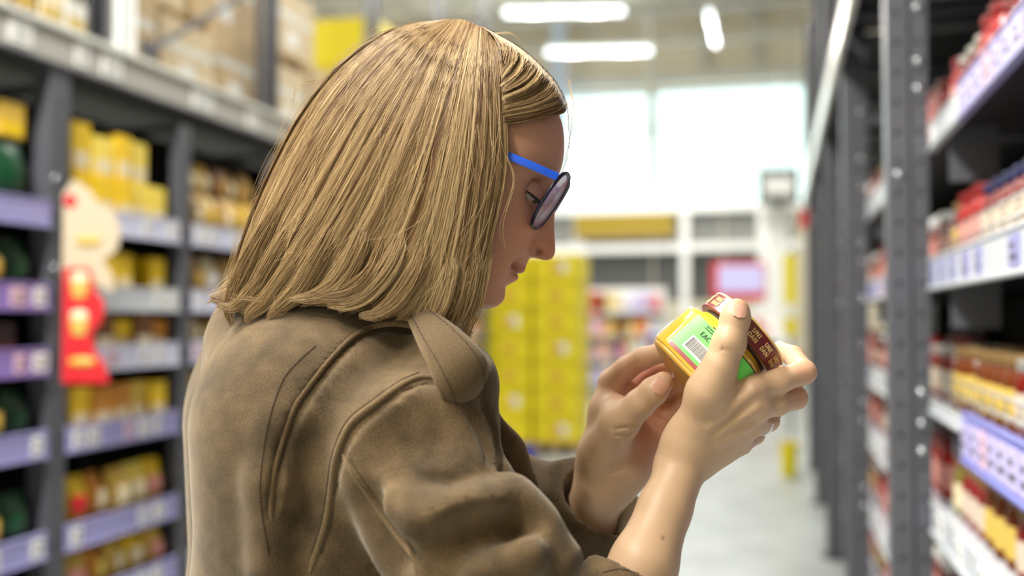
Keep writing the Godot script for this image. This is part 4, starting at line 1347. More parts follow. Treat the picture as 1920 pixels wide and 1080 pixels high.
func far_hand(b: MB) -> void:
	var f := Field.new(Vector3(0.04, -0.30, -1.08), Vector3(0.205, -0.01, -0.87), 0.0026)
	chain(f, [[1062, 1075, 1.02, 0.031], [1098, 985, 1.00, 0.0275], [1128, 915, 0.985, 0.0262], [1150, 865, 0.98, 0.0240]], 0.008)
	f.cap(V(1162, 905, 0.985), V(1178, 880, 0.982), 0.0185, 0.0185, 0.014)      # heel of the palm
	# metacarpals
	f.cap(V(1120, 870, 0.988), V(1146, 718, 0.990), 0.0205, 0.0125, 0.014)
	f.cap(V(1150, 865, 0.988), V(1180, 735, 1.000), 0.0200, 0.0130, 0.014)
	f.cap(V(1170, 870, 0.986), V(1215, 760, 1.002), 0.0190, 0.0130, 0.014)
	f.cap(V(1180, 880, 0.984), V(1238, 800, 0.998), 0.0185, 0.0125, 0.014)
	# thenar mound and thumb
	f.cap(V(1125, 850, 0.972), V(1165, 790, 0.950), 0.0200, 0.0175, 0.016)
	chain(f, [[1160, 795, 0.950, 0.0175], [1200, 757, 0.934, 0.0132], [1226, 733, 0.926, 0.0122], [1244, 716, 0.924, 0.0098]], 0.006)
	f.cap(V(1135, 770, 0.982), V(1165, 770, 0.965), 0.0130, 0.0130, 0.016)
	# index along the top to the jar's corner, the others bent behind it
	chain(f, [[1146, 716, 0.990, 0.0126], [1176, 690, 0.978, 0.0114], [1206, 672, 0.965, 0.0106], [1240, 661, 0.955, 0.0094], [1262, 655, 0.955, 0.0082]], 0.004)
	chain(f, [[1180, 735, 1.000, 0.0124], [1205, 712, 1.004, 0.0106], [1238, 692, 0.992, 0.0100], [1270, 680, 0.985, 0.0084]], 0.004)
	chain(f, [[1215, 760, 1.002, 0.0122], [1243, 735, 1.008, 0.0106], [1275, 722, 0.995, 0.0098], [1300, 712, 0.985, 0.0082]], 0.004)
	chain(f, [[1238, 800, 0.998, 0.0116], [1262, 772, 1.000, 0.0100], [1284, 752, 0.990, 0.0090], [1300, 742, 0.984, 0.0078]], 0.004)
	# creases at the wrist and thumb root
	for q in [[1150, 806, 1196, 796], [1155, 818, 1194, 810], [1138, 880, 1172, 868], [1140, 890, 1170, 880]]:
		var d1 := f.depth_at(q[0], q[1], 0.88, 1.1)
		var d2 := f.depth_at(q[2], q[3], 0.88, 1.1)
		if d1 > 0 and d2 > 0:
			f.cap(V(q[0], q[1], d1 - 0.0003), V(q[2], q[3], d2 - 0.0003), 0.0012, 0.0012, 0.003, 1)
	for q in [[1228, 770, 1262, 800], [1218, 795, 1245, 822]]:
		var d1 := f.depth_at(q[0], q[1], 0.9, 1.1)
		var d2 := f.depth_at(q[2], q[3], 0.9, 1.1)
		if d1 > 0 and d2 > 0:
			f.cap(V(q[0], q[1], d1 - 0.0002), V(q[2], q[3], d2 - 0.0002), 0.0012, 0.0012, 0.003, 1)
	add_nail(f, 1238, 723, 1256, 705, 0.0150, 0.0175)
	f.nets(b, VP)

func add_nail(f: Field, px: float, py: float, tx: float, ty: float, wide: float, long: float) -> void:
	# remembered here, meshed later: centre on the skin, direction of the fingertip, normal from the field
	var d := f.depth_at(px, py, 0.8, 1.1)
	if d < 0.0:
		return
	var c := V(px, py, d)
	nail_list.append([c, V(tx, ty, d) - c, f.grad(c), wide, long])

var nail_list := []
func nails(who: Node3D) -> void:
	for q in nail_list:
		var nn: Vector3 = q[2]
		var up: Vector3 = q[1]
		up = (up - nn * up.dot(nn)).normalized()
		var sd := up.cross(nn)
		var ctr: Vector3 = q[0]
		var pts := PackedVector3Array()
		for layer in 2:
			for i in 11:
				for k in 11:
					var v := -1.0 + 2.0 * i / 10.0
					var s := -1.0 + 2.0 * k / 10.0
					var wd := pow(maxf(1.0 - pow(absf(v), 3.0), 0.0), 0.45)
					var ss: float = s * wd * q[3] * 0.5
					var vv: float = v * q[4] * 0.5
					pts.append(VP * (ctr + up * vv + sd * ss + nn * (0.0005 - layer * 0.0014 - ss * ss * 42.0 - maxf(v, 0.0) * maxf(v, 0.0) * 0.0007)))
		var m := MB.new()
		m.grid(pts.slice(0, 121), 11, 11, false, true)
		m.grid(pts.slice(121, 242), 11, 11, false)
		put("thumb_nail", m.mesh(M.nail), who)

# ---- face: rows from hairline to under the chin, columns round from one side to the other
var HF := Vector3.ZERO   # forward, up and toward-camera axes of the head, in view space
var HU := Vector3.ZERO
var HR := Vector3.ZERO
var HO := Vector3.ZERO

func head_axes() -> void:
	var yaw := deg_to_rad(-3.0)
	var a := deg_to_rad(27.0)
	HF = Vector3(cos(a) * cos(yaw), -sin(a) * cos(yaw), -sin(yaw)).normalized()
	HR = (Vector3(0, 0, 1) - HF * HF.z).normalized()
	HR = Vector3(sin(yaw), 0, cos(yaw))
	HR = (HR - HF * HR.dot(HF)).normalized()
	HU = HR.cross(HF).normalized()
	HO = V(905, 360, 0.925)

func mid(px: float, py: float) -> Vector3:
	# where the pixel's ray meets the head's plane of symmetry
	var r := Vector3((px - 960.0) / F, -(py - 540.0) / F, -1.0)
	return r * (HO.dot(HR) / r.dot(HR))

func face(b: MB) -> void:
	head_axes()
	# each row: profile px,py | plain base px,py | centre px,py | half width | feature width
	var rows := [
		[985, 130, 985, 130, 900, 160, 0.052, 0.04],
		[1030, 180, 1030, 180, 905, 195, 0.0564, 0.04],
		[1052, 225, 1052, 225, 910, 235, 0.0602, 0.04],
		[1058, 257, 1058, 257, 912, 265, 0.063, 0.04],
		[1058, 286, 1058, 286, 912, 292, 0.0649, 0.04],
		[1055, 306, 1054, 308, 910, 318, 0.0658, 0.035],
		[1049, 324, 1047, 326, 908, 338, 0.0658, 0.022],
		[1044, 338, 1031, 344, 905, 355, 0.0658, 0.013],
		[1043, 354, 1021, 360, 902, 372, 0.0658, 0.0095],
		[1042, 376, 1014, 376, 900, 388, 0.0658, 0.0085],
		[1040, 400, 1010, 393, 897, 404, 0.0649, 0.009],
		[1039, 424, 1007, 412, 893, 422, 0.0639, 0.01],
		[1040, 446, 1007, 430, 889, 438, 0.063, 0.0115],
		[1041, 462, 1002, 444, 885, 451, 0.062, 0.0125],
		[1040, 475, 998, 456, 882, 462, 0.0611, 0.0125],
		[1034, 485, 994, 466, 880, 471, 0.0602, 0.0118],
		[1022, 488, 990, 475, 877, 480, 0.0592, 0.0108],
		[1006, 484, 986, 480, 875, 486, 0.0583, 0.0105],
		[994, 484, 983, 484, 873, 490, 0.0573, 0.014],
		[989, 492, 979, 490, 871, 495, 0.0564, 0.018],
		[986, 500, 975, 496, 869, 500, 0.0558, 0.019],
		[984, 507, 971, 503, 867, 505, 0.0548, 0.019],
		[979, 512, 968, 508, 866, 510, 0.0539, 0.018],
		[970, 513, 965, 512, 865, 514, 0.0534, 0.017],
		[972, 519, 962, 518, 864, 519, 0.0529, 0.017],
		[968, 526, 958, 524, 863, 524, 0.052, 0.017],
		[957, 532, 954, 530, 862, 529, 0.051, 0.016],
		[948, 538, 950, 537, 861, 535, 0.0501, 0.016],
		[947, 548, 946, 546, 860, 542, 0.0482, 0.018],
		[946, 558, 941, 556, 858, 549, 0.0454, 0.018],
		[941, 567, 933, 565, 856, 556, 0.0425, 0.018],
		[930, 575, 924, 573, 852, 562, 0.0397, 0.018],
		[913, 579, 910, 578, 845, 566, 0.0359, 0.02],
		[892, 576, 892, 576, 838, 566, 0.0321, 0.02],
		[868, 566, 868, 566, 828, 560, 0.0265, 0.02]]
	var prof := []
	var base := []
	var cent := []
	var wid := []
	var fw := []
	for r in rows:
		prof.append(mid(r[0], r[1])); base.append(mid(r[2], r[3])); cent.append(mid(r[4], r[5])); wid.append(r[6]); fw.append(r[7])
	var nr := 190
	var nc := 121
	var pts := PackedVector3Array()
	for i in nr:
		var t := float(i) / (nr - 1)
		var P := spline(prof, t)
		var B := spline(base, t)
		var C := spline(cent, t)
		var w := spline_v(wid, t)
		var g := spline_v(fw, t)
		for k in nc:
			var a := (-1.0 + 2.0 * k / (nc - 1))
			a = signf(a) * pow(absf(a), 1.25) * deg_to_rad(112)
			var ca := cos(a)
			var sa := sin(a)
			var cf := signf(ca) * pow(absf(ca), 0.82)
			var cs := signf(sa) * pow(absf(sa), 0.88)
			var s := w * cs
			var p := C + (B - C) * cf + HR * s
			p += (P - B) * exp(-pow(absf(s) / g, 2.2)) * (1.0 if ca > 0 else 0.0)
			pts.append(p)
	# sculpting pushes: [forward-px anchor on the surface via px,py ; lateral ; radius ; amount along forward, up, side]
	for sgn: float in [1.0, -1.0]:
		for q: Array in [
			[1010, 362, 0.030, 0.0150, -0.0100, 0.0, -0.002],     # eye socket
			[1032, 332, 0.030, 0.0140, 0.0035, 0.0, 0.001],       # brow bone
			[990, 425, 0.040, 0.0230, 0.0045, 0.0, 0.003],        # cheek
			[1004, 405, 0.021, 0.0110, -0.0025, 0.0, 0.0],        # beside the nose
			[1003, 464, 0.0130, 0.0060, 0.0020, -0.001, 0.0060],     # nostril wing
			[1010, 472, 0.0105, 0.0034, -0.0005, 0.0015, -0.0035],    # nostril
			[991, 456, 0.0160, 0.0048, -0.0050, 0.0, -0.003],     # crease behind the wing
			[955, 489, 0.0235, 0.0060, -0.0050, 0.0, -0.0015],    # mouth corner
			[958, 520, 0.0200, 0.0090, -0.0020, 0.0, 0.0]]:
			var at3: Vector3 = mid(q[0], q[1]) + HR * (q[2] * sgn)
			var best := 1.0
			var c3 := at3
			# snap the anchor to the nearest surface point along forward
			for p: Vector3 in pts:
				var dv := p - at3
				var lat := dv.dot(HR)
				var up := dv.dot(HU)
				var e := absf(lat) + absf(up)
				if e < best and dv.dot(HF) > -0.05:
					best = e
					c3 = p
			for i in pts.size():
				var d2 := (pts[i] - c3).length_squared()
				if d2 < q[3] * q[3] * 6.0:
					pts[i] += (HF * q[4] + HU * q[5] + HR * (q[6] * sgn)) * exp(-d2 / (q[3] * q[3]))
	var w3 := PackedVector3Array()
	for p: Vector3 in pts:
		w3.append(VP * p)
	b.grid(w3, nr, nc, false, false)

func face_colour(p: Vector3) -> Color:
	var base := Color(0.49, 0.250, 0.155)
	var s := absf((p - HO).dot(HR))
	var red := Color(0.44, 0.155, 0.105)
	var lip := Color(0.34, 0.095, 0.085)
	var k := 0.55 * exp(-(p - mid(1036, 466)).length_squared() / 0.0003) + 0.35 * exp(-(p - (mid(975, 435) + HR * 0.04)).length_squared() / 0.0009)
	var c := base.lerp(red, clampf(k, 0, 0.8))
	var u := (p - HO).dot(HU)
	var lo := (mid(967, 527) - HO).dot(HU)
	var hi := (mid(985, 500) - HO).dot(HU)
	var m := (lo + hi) / 2
	var half := (hi - lo) / 2 * sqrt(maxf(0.0, 1.0 - pow(s / 0.0245, 2.0)))
	var fwd := (p - mid(950, 510)).dot(HF)
	if fwd > -0.004 and half > 0.0:
		var e := 1.0 - smoothstep(half * 0.75, half * 1.1, absf(u - m - s * 0.15))
		c = c.lerp(lip, e * 0.65)
		c = c.lerp(Color(0.16, 0.05, 0.045), 0.8 * exp(-pow((u - (mid(970, 513) - HO).dot(HU) - s * 0.18) / 0.0012, 2.0)) * smoothstep(0.0255, 0.021, s))
	c = c.lerp(Color(0.10, 0.025, 0.02), clampf(1.1 * exp(-pow((p - (mid(1006, 471) + HR * 0.0115)).length() / 0.0034, 2.0)) + 1.1 * exp(-pow((p - (mid(1012, 475) + HR * 0.0100)).length() / 0.0030, 2.0)), 0, 0.92))
	c = c.lerp(Color(0.26, 0.07, 0.05), clampf(0.6 * exp(-pow((p - (mid(990, 456) + HR * 0.017)).length() / 0.0055, 2.0)), 0, 0.6))
	return c

func eye(who: Node3D) -> void:
	for sgn: float in [1.0, -1.0]:
		var c := mid(991, 366) + HR * (0.0315 * sgn)
		var e := MB.new()
		var rows := PackedVector2Array()
		for i in 13:
			var a := PI * i / 12.0
			rows.append(Vector2(maxf(sin(a) * 0.0122, 0.00001), cos(a) * 0.0122))
		var look := (HF * 0.90 - HU * 0.42).normalized()
		var bx := HR.cross(look).normalized()
		var bs := Basis(bx.cross(look).normalized(), look, bx).orthonormalized()
		e.lathe(rows, 20, VP * Transform3D(bs, c))
		var eo := put("eye", e.mesh(M.eyewhite), who)
		var ir := MB.new()
		ir.lathe(PackedVector2Array([Vector2(0.00001, 0.0131), Vector2(0.003, 0.0128), Vector2(0.0066, 0.0108), Vector2(0.0066, 0.0100)]), 16, VP * Transform3D(bs, c))
		put("iris", ir.mesh(M.iris), eo)
		# upper lid: part of a slightly larger shell, skin coloured, and dark lashes at its rim
		var pts := PackedVector3Array()
		var rim := PackedVector3Array()
		for i in 8:
			for k in 15:
				var az := deg_to_rad(-118.0 + 236.0 * k / 14.0)
				var el := deg_to_rad(lerpf(95.0, -2.0 - 8.0 * cos(az), i / 7.0))
				var dv := (HF * cos(az) + HR * sin(az)) * cos(el) + HU * sin(el)
				pts.append(VP * (c + dv * 0.0134))
				if i == 7:
					rim.append(c + dv * 0.0137)
		var lid := MB.new()
		lid.grid(pts, 8, 15, false)
		var cc := PackedColorArray()
		for i in pts.size():
			cc.append(Color(0.44, 0.24, 0.17))
		lid.c = cc
		put("eyelid", lid.mesh(M.skin), eo)
		var lo := PackedVector3Array()
		for i in 6:
			for k in 15:
				var az := deg_to_rad(-118.0 + 236.0 * k / 14.0)
				var el := deg_to_rad(lerpf(-95.0, -24.0 - 8.0 * cos(az), i / 5.0))
				lo.append(VP * (c + ((HF * cos(az) + HR * sin(az)) * cos(el) + HU * sin(el)) * 0.0133))
		var lid2 := MB.new()
		lid2.grid(lo, 6, 15, false, true)
		var cc2 := PackedColorArray()
		for i in lo.size():
			cc2.append(Color(0.44, 0.22, 0.15))
		lid2.c = cc2
		put("eyelid", lid2.mesh(M.skin), eo)
		var la := MB.new()
		for k in range(1, 14):
			for j in 3:
				var p0 := rim[k] + (rim[mini(k + 1, 14)] - rim[k]) * (j / 3.0)
				var out := (p0 - c).normalized()
				la.tube(PackedVector3Array([VP * p0, VP * (p0 + out * 0.004 - HU * 0.0018), VP * (p0 + out * 0.0072 - HU * 0.0012)]), PackedFloat32Array([0.00035, 0.0003, 0.0001]), 4, false)
		var lr := PackedVector3Array()
		for p in rim:
			lr.append(VP * p)
		la.tube(lr, PackedFloat32Array([0.0007]), 5, false)
		put("eyelashes", la.mesh(M.lash), eo)
	# glasses
	var g := thing("eyeglasses", "blue plastic eyeglasses with dark rims on the woman's nose", "glasses", P0)
	var lens_f := (HF * 0.99 - HU * 0.10).normalized()
	for sgn: float in [1.0, -1.0]:
		var nf := (lens_f + HR * (0.20 * sgn)).normalized()
		var sx := (HR - nf * HR.dot(nf)).normalized()
		var sy := sx.cross(nf).normalized()
		if sy.dot(HU) < 0: sy = -sy
		var lc := mid(1034, 383) + HR * (0.0345 * sgn)
		var path := PackedVector3Array()
		var disc := PackedVector3Array()
		for i in 37:
			var a := TAU * i / 36.0
			var cx := signf(cos(a)) * pow(absf(cos(a)), 0.8) * 0.0232
			var cy := signf(sin(a)) * pow(absf(sin(a)), 0.8) * 0.0280
			path.append(VP * (lc + sx * cx + sy * cy))
		var rm := MB.new()
		rm.tube(path, PackedFloat32Array([0.0018]), 8, false)
		put("rim", rm.mesh(M.frame_navy), g)
		for q in 2:
			for rr in 6:
				for i in 36:
					var a := TAU * i / 36.0
					var s := rr / 5.0
					var cx := signf(cos(a)) * pow(absf(cos(a)), 0.8) * 0.0230 * s
					var cy := signf(sin(a)) * pow(absf(sin(a)), 0.8) * 0.0278 * s
					disc.append(VP * (lc + sx * cx + sy * cy + nf * (0.0016 * (1 - s * s) + 0.0006 - 0.0012 * q)))
		var lm := MB.new()
		lm.grid(disc.slice(0, 216), 6, 36, true, true)
		lm.grid(disc.slice(216, 432), 6, 36, true, false)
		put("lens", lm.mesh(M.lens), g)
		# temple arm back over the ear
		var hinge := lc + sx * (0.0245 * sgn) + sy * 0.0190
		var ear := hinge - HF * 0.092 + HR * (0.0085 * sgn) - HU * 0.007
		var tp := PackedVector3Array()
		var arm := MB.new()
		var ap := PackedVector3Array()
		for i in 11:
			var t := i / 10.0
			var p := hinge.lerp(ear, t) + HR * (sgn * 0.005 * sin(PI * minf(t * 1.4, 1.0)))
			if t > 0.8: p -= HU * (t - 0.8) * 0.06
			var hh := lerpf(0.0034, 0.0030, t)
			for e in [[-1, -1], [1, -1], [1, 1], [-1, 1]]:
				ap.append(VP * (p + HR * (e[0] * 0.0011) + HU * (e[1] * hh)))
		arm.grid(ap, 11, 4, true)
		put("temple_arm", arm.mesh(M.frame_blue), g)
	var br := MB.new()
	var bl := mid(1040, 364) + HF * 0.004
	br.tube(PackedVector3Array([VP * (bl + HR * 0.008), VP * (bl + HF * 0.002 + HU * 0.002), VP * (bl - HR * 0.008)]), PackedFloat32Array([0.0016]), 6)
	put("bridge", br.mesh(M.frame_navy), g)

func jacket(who: Node3D) -> void:
	var f := Field.new(Vector3(-0.37, -0.60, -1.26), Vector3(0.165, 0.02, -0.68), 0.0040)
	jacket_field = f
	# trunk
	chain(f, [[598, 800, 0.90, 0.113], [618, 1180, 0.92, 0.115], [630, 1500, 0.93, 0.118]], 0.05)
	chain(f, [[545, 800, 1.09, 0.112], [560, 1180, 1.10, 0.112], [575, 1500, 1.10, 0.115]], 0.05)
	chain(f, [[775, 850, 0.98, 0.070], [830, 1150, 0.99, 0.085], [830, 1500, 1.0, 0.10]], 0.05)
	# yoke and collar roll
	f.cap(V(512, 642, 1.0), V(700, 650, 0.965), 0.043, 0.040, 0.03)
	f.cap(V(640, 640, 0.985), V(850, 720, 0.865), 0.042, 0.040, 0.03)
	f.cap(V(502, 652, 0.985), V(520, 690, 1.12), 0.045, 0.05, 0.08)
	# near sleeve
	chain(f, [[768, 848, 0.815, 0.0645], [838, 975, 0.795, 0.0610], [965, 1200, 0.77, 0.0575]], 0.02)
	f.cap(V(820, 760, 0.845), V(835, 800, 0.835), 0.042, 0.045, 0.02)
	chain(f, [[965, 1200, 0.77, 0.0575], [1100, 1200, 0.805, 0.044], [1150, 1150, 0.825, 0.0395], [1215, 1030, 0.848, 0.0375]], 0.02)
	# far sleeve
	chain(f, [[640, 830, 1.14, 0.07], [900, 1190, 1.12, 0.062], [1010, 1090, 1.06, 0.060], [1085, 990, 1.015, 0.052], [1160, 870, 0.985, 0.050]], 0.02)
	f.cap(V(985, 872, 1.03), V(1045, 930, 1.01), 0.012, 0.03, 0.02)
	# chest opening edge
	chain(f, [[912, 780, 0.915, 0.012], [950, 850, 0.925, 0.012], [973, 920, 0.92, 0.012], [988, 985, 0.91, 0.014]], 0.03)
	# broad shallow hollows and folds of the near sleeve
	chain(f, [[690, 838, 0.742, 0.024], [780, 800, 0.735, 0.030], [860, 800, 0.740, 0.026]], 0.03, 1)
	chain(f, [[750, 915, 0.728, 0.016], [830, 928, 0.722, 0.022], [915, 912, 0.738, 0.020]], 0.022, 1)
	chain(f, [[745, 955, 0.748, 0.012], [800, 975, 0.742, 0.014], [850, 978, 0.738, 0.015], [910, 955, 0.742, 0.015], [962, 938, 0.758, 0.014]], 0.020)
	chain(f, [[962, 938, 0.758, 0.014], [1000, 985, 0.755, 0.016], [1050, 1050, 0.75, 0.018]], 0.020)
	chain(f, [[820, 1050, 0.714, 0.018], [890, 1028, 0.716, 0.020], [965, 1005, 0.732, 0.016]], 0.022, 1)
	chain(f, [[905, 1075, 0.728, 0.014], [985, 1045, 0.726, 0.014]], 0.020)
	chain(f, [[690, 950, 0.760, 0.012], [740, 1040, 0.745, 0.014]], 0.02, 1)
	# back folds running down from the yoke
	chain(f, [[575, 840, 0.783, 0.008], [560, 960, 0.782, 0.010], [545, 1090, 0.782, 0.012]], 0.022, 1)
	chain(f, [[520, 800, 0.805, 0.012], [508, 900, 0.80, 0.014], [505, 1060, 0.80, 0.014]], 0.02)
	# armhole front folds
	for q in [[[905, 752, 0.0035], [930, 805, 0.0045], [945, 870, 0.005], [955, 940, 0.004]], [[880, 775, 0.0025], [912, 830, 0.003], [930, 890, 0.0035]]]:
		groove(f, q, 0.006)
	# yoke step: the shoulder piece lies lower than the back piece
	groove(f, [[812, 642, 0.002], [750, 614, 0.003], [712, 616, 0.003], [668, 637, 0.003], [626, 678, 0.003], [587, 728, 0.003], [557, 772, 0.003], [537, 825, 0.003], [521, 885, 0.003], [512, 960, 0.002]], 0.005)
	groove(f, [[822, 720, 0.002], [790, 716, 0.0022], [754, 733, 0.0025], [706, 768, 0.0025], [668, 797, 0.0025], [648, 830, 0.0025], [635, 868, 0.0022], [627, 925, 0.002]], 0.004)
	# shoulder tip under the strap
	f.cap(V(815, 640, 0.855), V(875, 715, 0.838), 0.018, 0.024, 0.015)
	# cuffs: cut square, then hollowed
	var d1 := (V(1215, 1030, 0.848) - V(1145, 1160, 0.825)).normalized()
	f.cut(V(1180, 1082, 0.835), d1, 0.075)
	f.cap(V(1165, 1120, 0.830), V(1245, 980, 0.860), 0.0325, 0.034, 0.003, 1)
	var d2 := (V(1150, 880, 0.985) - V(1075, 1000, 1.015) + Vector3(0.0, 0.0, 0.02)).normalized()
	f.cut(V(1128, 938, 0.995), d2, 0.085)
	f.cap(V(1108, 970, 1.002), V(1180, 850, 0.975), 0.0385, 0.043, 0.002, 1)
	# hem
	f.cut(Vector3(-0.1, -0.545, -1.0), Vector3(0, -1, 0), 0.4)
	var b := MB.new()
	f.nets(b, VP)
	var big := FastNoiseLite.new()
	big.seed = 5
	big.frequency = 14.0
	big.fractal_octaves = 3
	var mid_ := FastNoiseLite.new()
	mid_.seed = 8
	mid_.frequency = 55.0
	mid_.fractal_octaves = 3
	var c := PackedColorArray()
	c.resize(b.v.size())
	for i in b.v.size():
		var k := 0.60 + 0.40 * big.get_noise_3dv(b.v[i]) + 0.22 * mid_.get_noise_3dv(b.v[i])
		c[i] = Color(k, k * 0.985, k * 0.97)
	b.c = c
	var jk := put("jacket", b.mesh(M.suede), who)
	# piped and stitched seams
	seam(jk, "back_piping", [[817, 636], [790, 617], [750, 607], [710, 609], [665, 629], [622, 670], [582, 720], [551, 765], [531, 820], [515, 880], [508, 935], [509, 985]], 0.0026, M.suede, -0.0010)
	seam(jk, "armhole_piping", [[828, 713], [790, 707], [750, 724], [700, 760], [661, 790], [641, 825], [628, 865], [621, 920], [611, 980], [592, 1040], [580, 1078]], 0.0030, M.suede, -0.0012)
	seam(jk, "sleeve_seam", [[641, 850], [665, 892], [700, 942], [740, 1000], [780, 1050], [805, 1078]], 0.0020, M.suede, -0.0008)
	stitch(jk, [[812, 642], [788, 622], [750, 612], [711, 614], [668, 635], [626, 676], [586, 726], [556, 770], [537, 825], [521, 885]])
	stitch(jk, [[800, 718], [754, 732], [705, 768], [667, 797], [648, 830], [635, 870], [628, 925], [618, 985], [600, 1040]])
	stitch(jk, [[785, 698], [745, 716], [695, 751], [654, 783], [633, 820], [619, 865], [612, 920], [602, 980], [583, 1040]])
	stitch(jk, [[650, 850], [674, 890], [709, 940], [749, 998], [790, 1050]])
	stitch(jk, [[592, 648], [560, 676], [530, 712], [506, 780], [491, 860], [488, 940], [503, 1040]])
	strap(jk)
	stitch(jk, [[1130, 1073], [1165, 1066], [1200, 1076]])

func trace(pts: Array, step: float, f: Field, lift: float) -> PackedVector3Array:
	var sp := []
	for p in pts:
		sp.append(Vector3(p[0], p[1], 0))
	var length := 0.0
	for i in sp.size() - 1:
		length += sp[i].distance_to(sp[i + 1])
	var n := maxi(4, int(length / step))
	var out := PackedVector3Array()
	var last := -1.0
	for i in n + 1:
		var p := spline(sp, float(i) / n)
		var d := f.depth_at(p.x, p.y)
		if d < 0:
			if last < 0: continue
			d = last
		if last > 0 and absf(d - last) > 0.02:
			d = last
		last = d
		out.append(V(p.x, p.y, d - lift))
	# even out the depth
	for k in 3:
		for i in range(1, out.size() - 1):
			out[i] = out[i] * 0.5 + (out[i - 1] + out[i + 1]) * 0.25
	return out

func groove(f: Field, pts: Array, k: float) -> void:
	var p2 := []
	for p in pts: p2.append([p[0], p[1]])
	var tr := trace(p2, 14.0, f, 0.0)
	var m := tr.size()
	for i in m - 1:
		var u := float(i) / (m - 1) * (pts.size() - 1)
		var a: Array = pts[mini(int(u), pts.size() - 1)]
		f.cap(tr[i], tr[i + 1], a[2], a[2], k, 1)

func seam(jk: Node3D, called: String, pts: Array, r: float, m: Material, lift: float) -> void:
	var tr := trace(pts, 9.0, jacket_field, lift)
	var path := PackedVector3Array()
	for p in tr: path.append(VP * p)
	var b := MB.new()
	var rad := PackedFloat32Array()
	for i in path.size():
		rad.append(r * (0.25 + 0.75 * sqrt(clampf(minf(i, path.size() - 1 - i) / 4.0, 0.0, 1.0))))
	b.tube(path, rad, 10, false)
	var c := PackedColorArray()
	for i in b.v.size(): c.append(Color(0.88, 0.87, 0.86))
	b.c = c
	put(called, b.mesh(m), jk)

func strap(jk: Node3D) -> void:
	# folded tab over the shoulder tip, flat oval in section
	var rows := [[774, 572, 0.862, 0.0040], [783, 585, 0.848, 0.0085], [804, 608, 0.826, 0.0130], [830, 640, 0.803, 0.0175], [855, 674, 0.792, 0.0210], [869, 704, 0.790, 0.0222], [873, 724, 0.795, 0.0205], [873, 737, 0.808, 0.0165], [871, 746, 0.824, 0.0090]]
	var sp := []
	var ws := []
	for r in rows:
		sp.append(V(r[0], r[1], r[2])); ws.append(r[3])
	var path := PackedVector3Array()
	var rad := PackedFloat32Array()
	for i in 41:
		path.append(VP * spline(sp, i / 40.0))
		rad.append(maxf(spline_v(ws, i / 40.0), 0.0015))
	var b := MB.new()
	b.tube(path, rad, 28, true, 0.5, VP.basis * Vector3(0.78, 0.52, -0.34))
	var c := PackedColorArray()
	for i in b.v.size(): c.append(Color(0.68, 0.67, 0.66))
	b.c = c
	var st := put("shoulder_strap", b.mesh(M.suede), jk)
	# a rolled edge along its near border
	var e := MB.new()
	var ep := PackedVector3Array()
	var er := PackedFloat32Array()
	for i in range(2, 37):
		var t := (path[i + 1] - path[i - 1]).normalized()
		var sd := VP.basis * Vector3(0.78, 0.52, -0.34)
		sd = (sd - t * sd.dot(t)).normalized()
		ep.append(path[i] - sd * rad[i] * 0.98)
		er.append(0.0026 if i > 4 and i < 34 else 0.001)
	e.tube(ep, er, 8)
	var c2 := PackedColorArray()
	for i in e.v.size(): c2.append(Color(0.85, 0.84, 0.83))
	e.c = c2
	put("rolled_edge", e.mesh(M.suede), st)
	var sb := MB.new()
	for side in [-0.74, 0.62]:
		for i in range(4, 35):
			var pp := []
			for j in 2:
				var ii: int = i + j
				var t := (path[mini(ii + 1, 40)] - path[ii - 1]).normalized()
				var sd := VP.basis * Vector3(0.78, 0.52, -0.34)
				sd = (sd - t * sd.dot(t)).normalized()
				var w := t.cross(sd)
				if w.dot(VP.basis * Vector3(0, 0, 1)) < 0: w = -w
				pp.append(path[ii] + sd * rad[ii] * side + w * (rad[ii] * 0.5 * sqrt(1.0 - side * side) + 0.0002))
			sb.tube(PackedVector3Array([pp[0], pp[0].lerp(pp[1], 0.7)]), PackedFloat32Array([0.0005]), 5)
	put("stitching", sb.mesh(M.thread), st)

func stitch(jk: Node3D, pts: Array) -> void:
	var tr := trace(pts, 6.0, jacket_field, 0.0006)
	var b := MB.new()
	var i := 0
	while i < tr.size() - 1:
		b.tube(PackedVector3Array([VP * tr[i], VP * (tr[i].lerp(tr[i + 1], 0.75))]), PackedFloat32Array([0.00042]), 5)
		i += 1
	put("stitching", b.mesh(M.thread), jk)

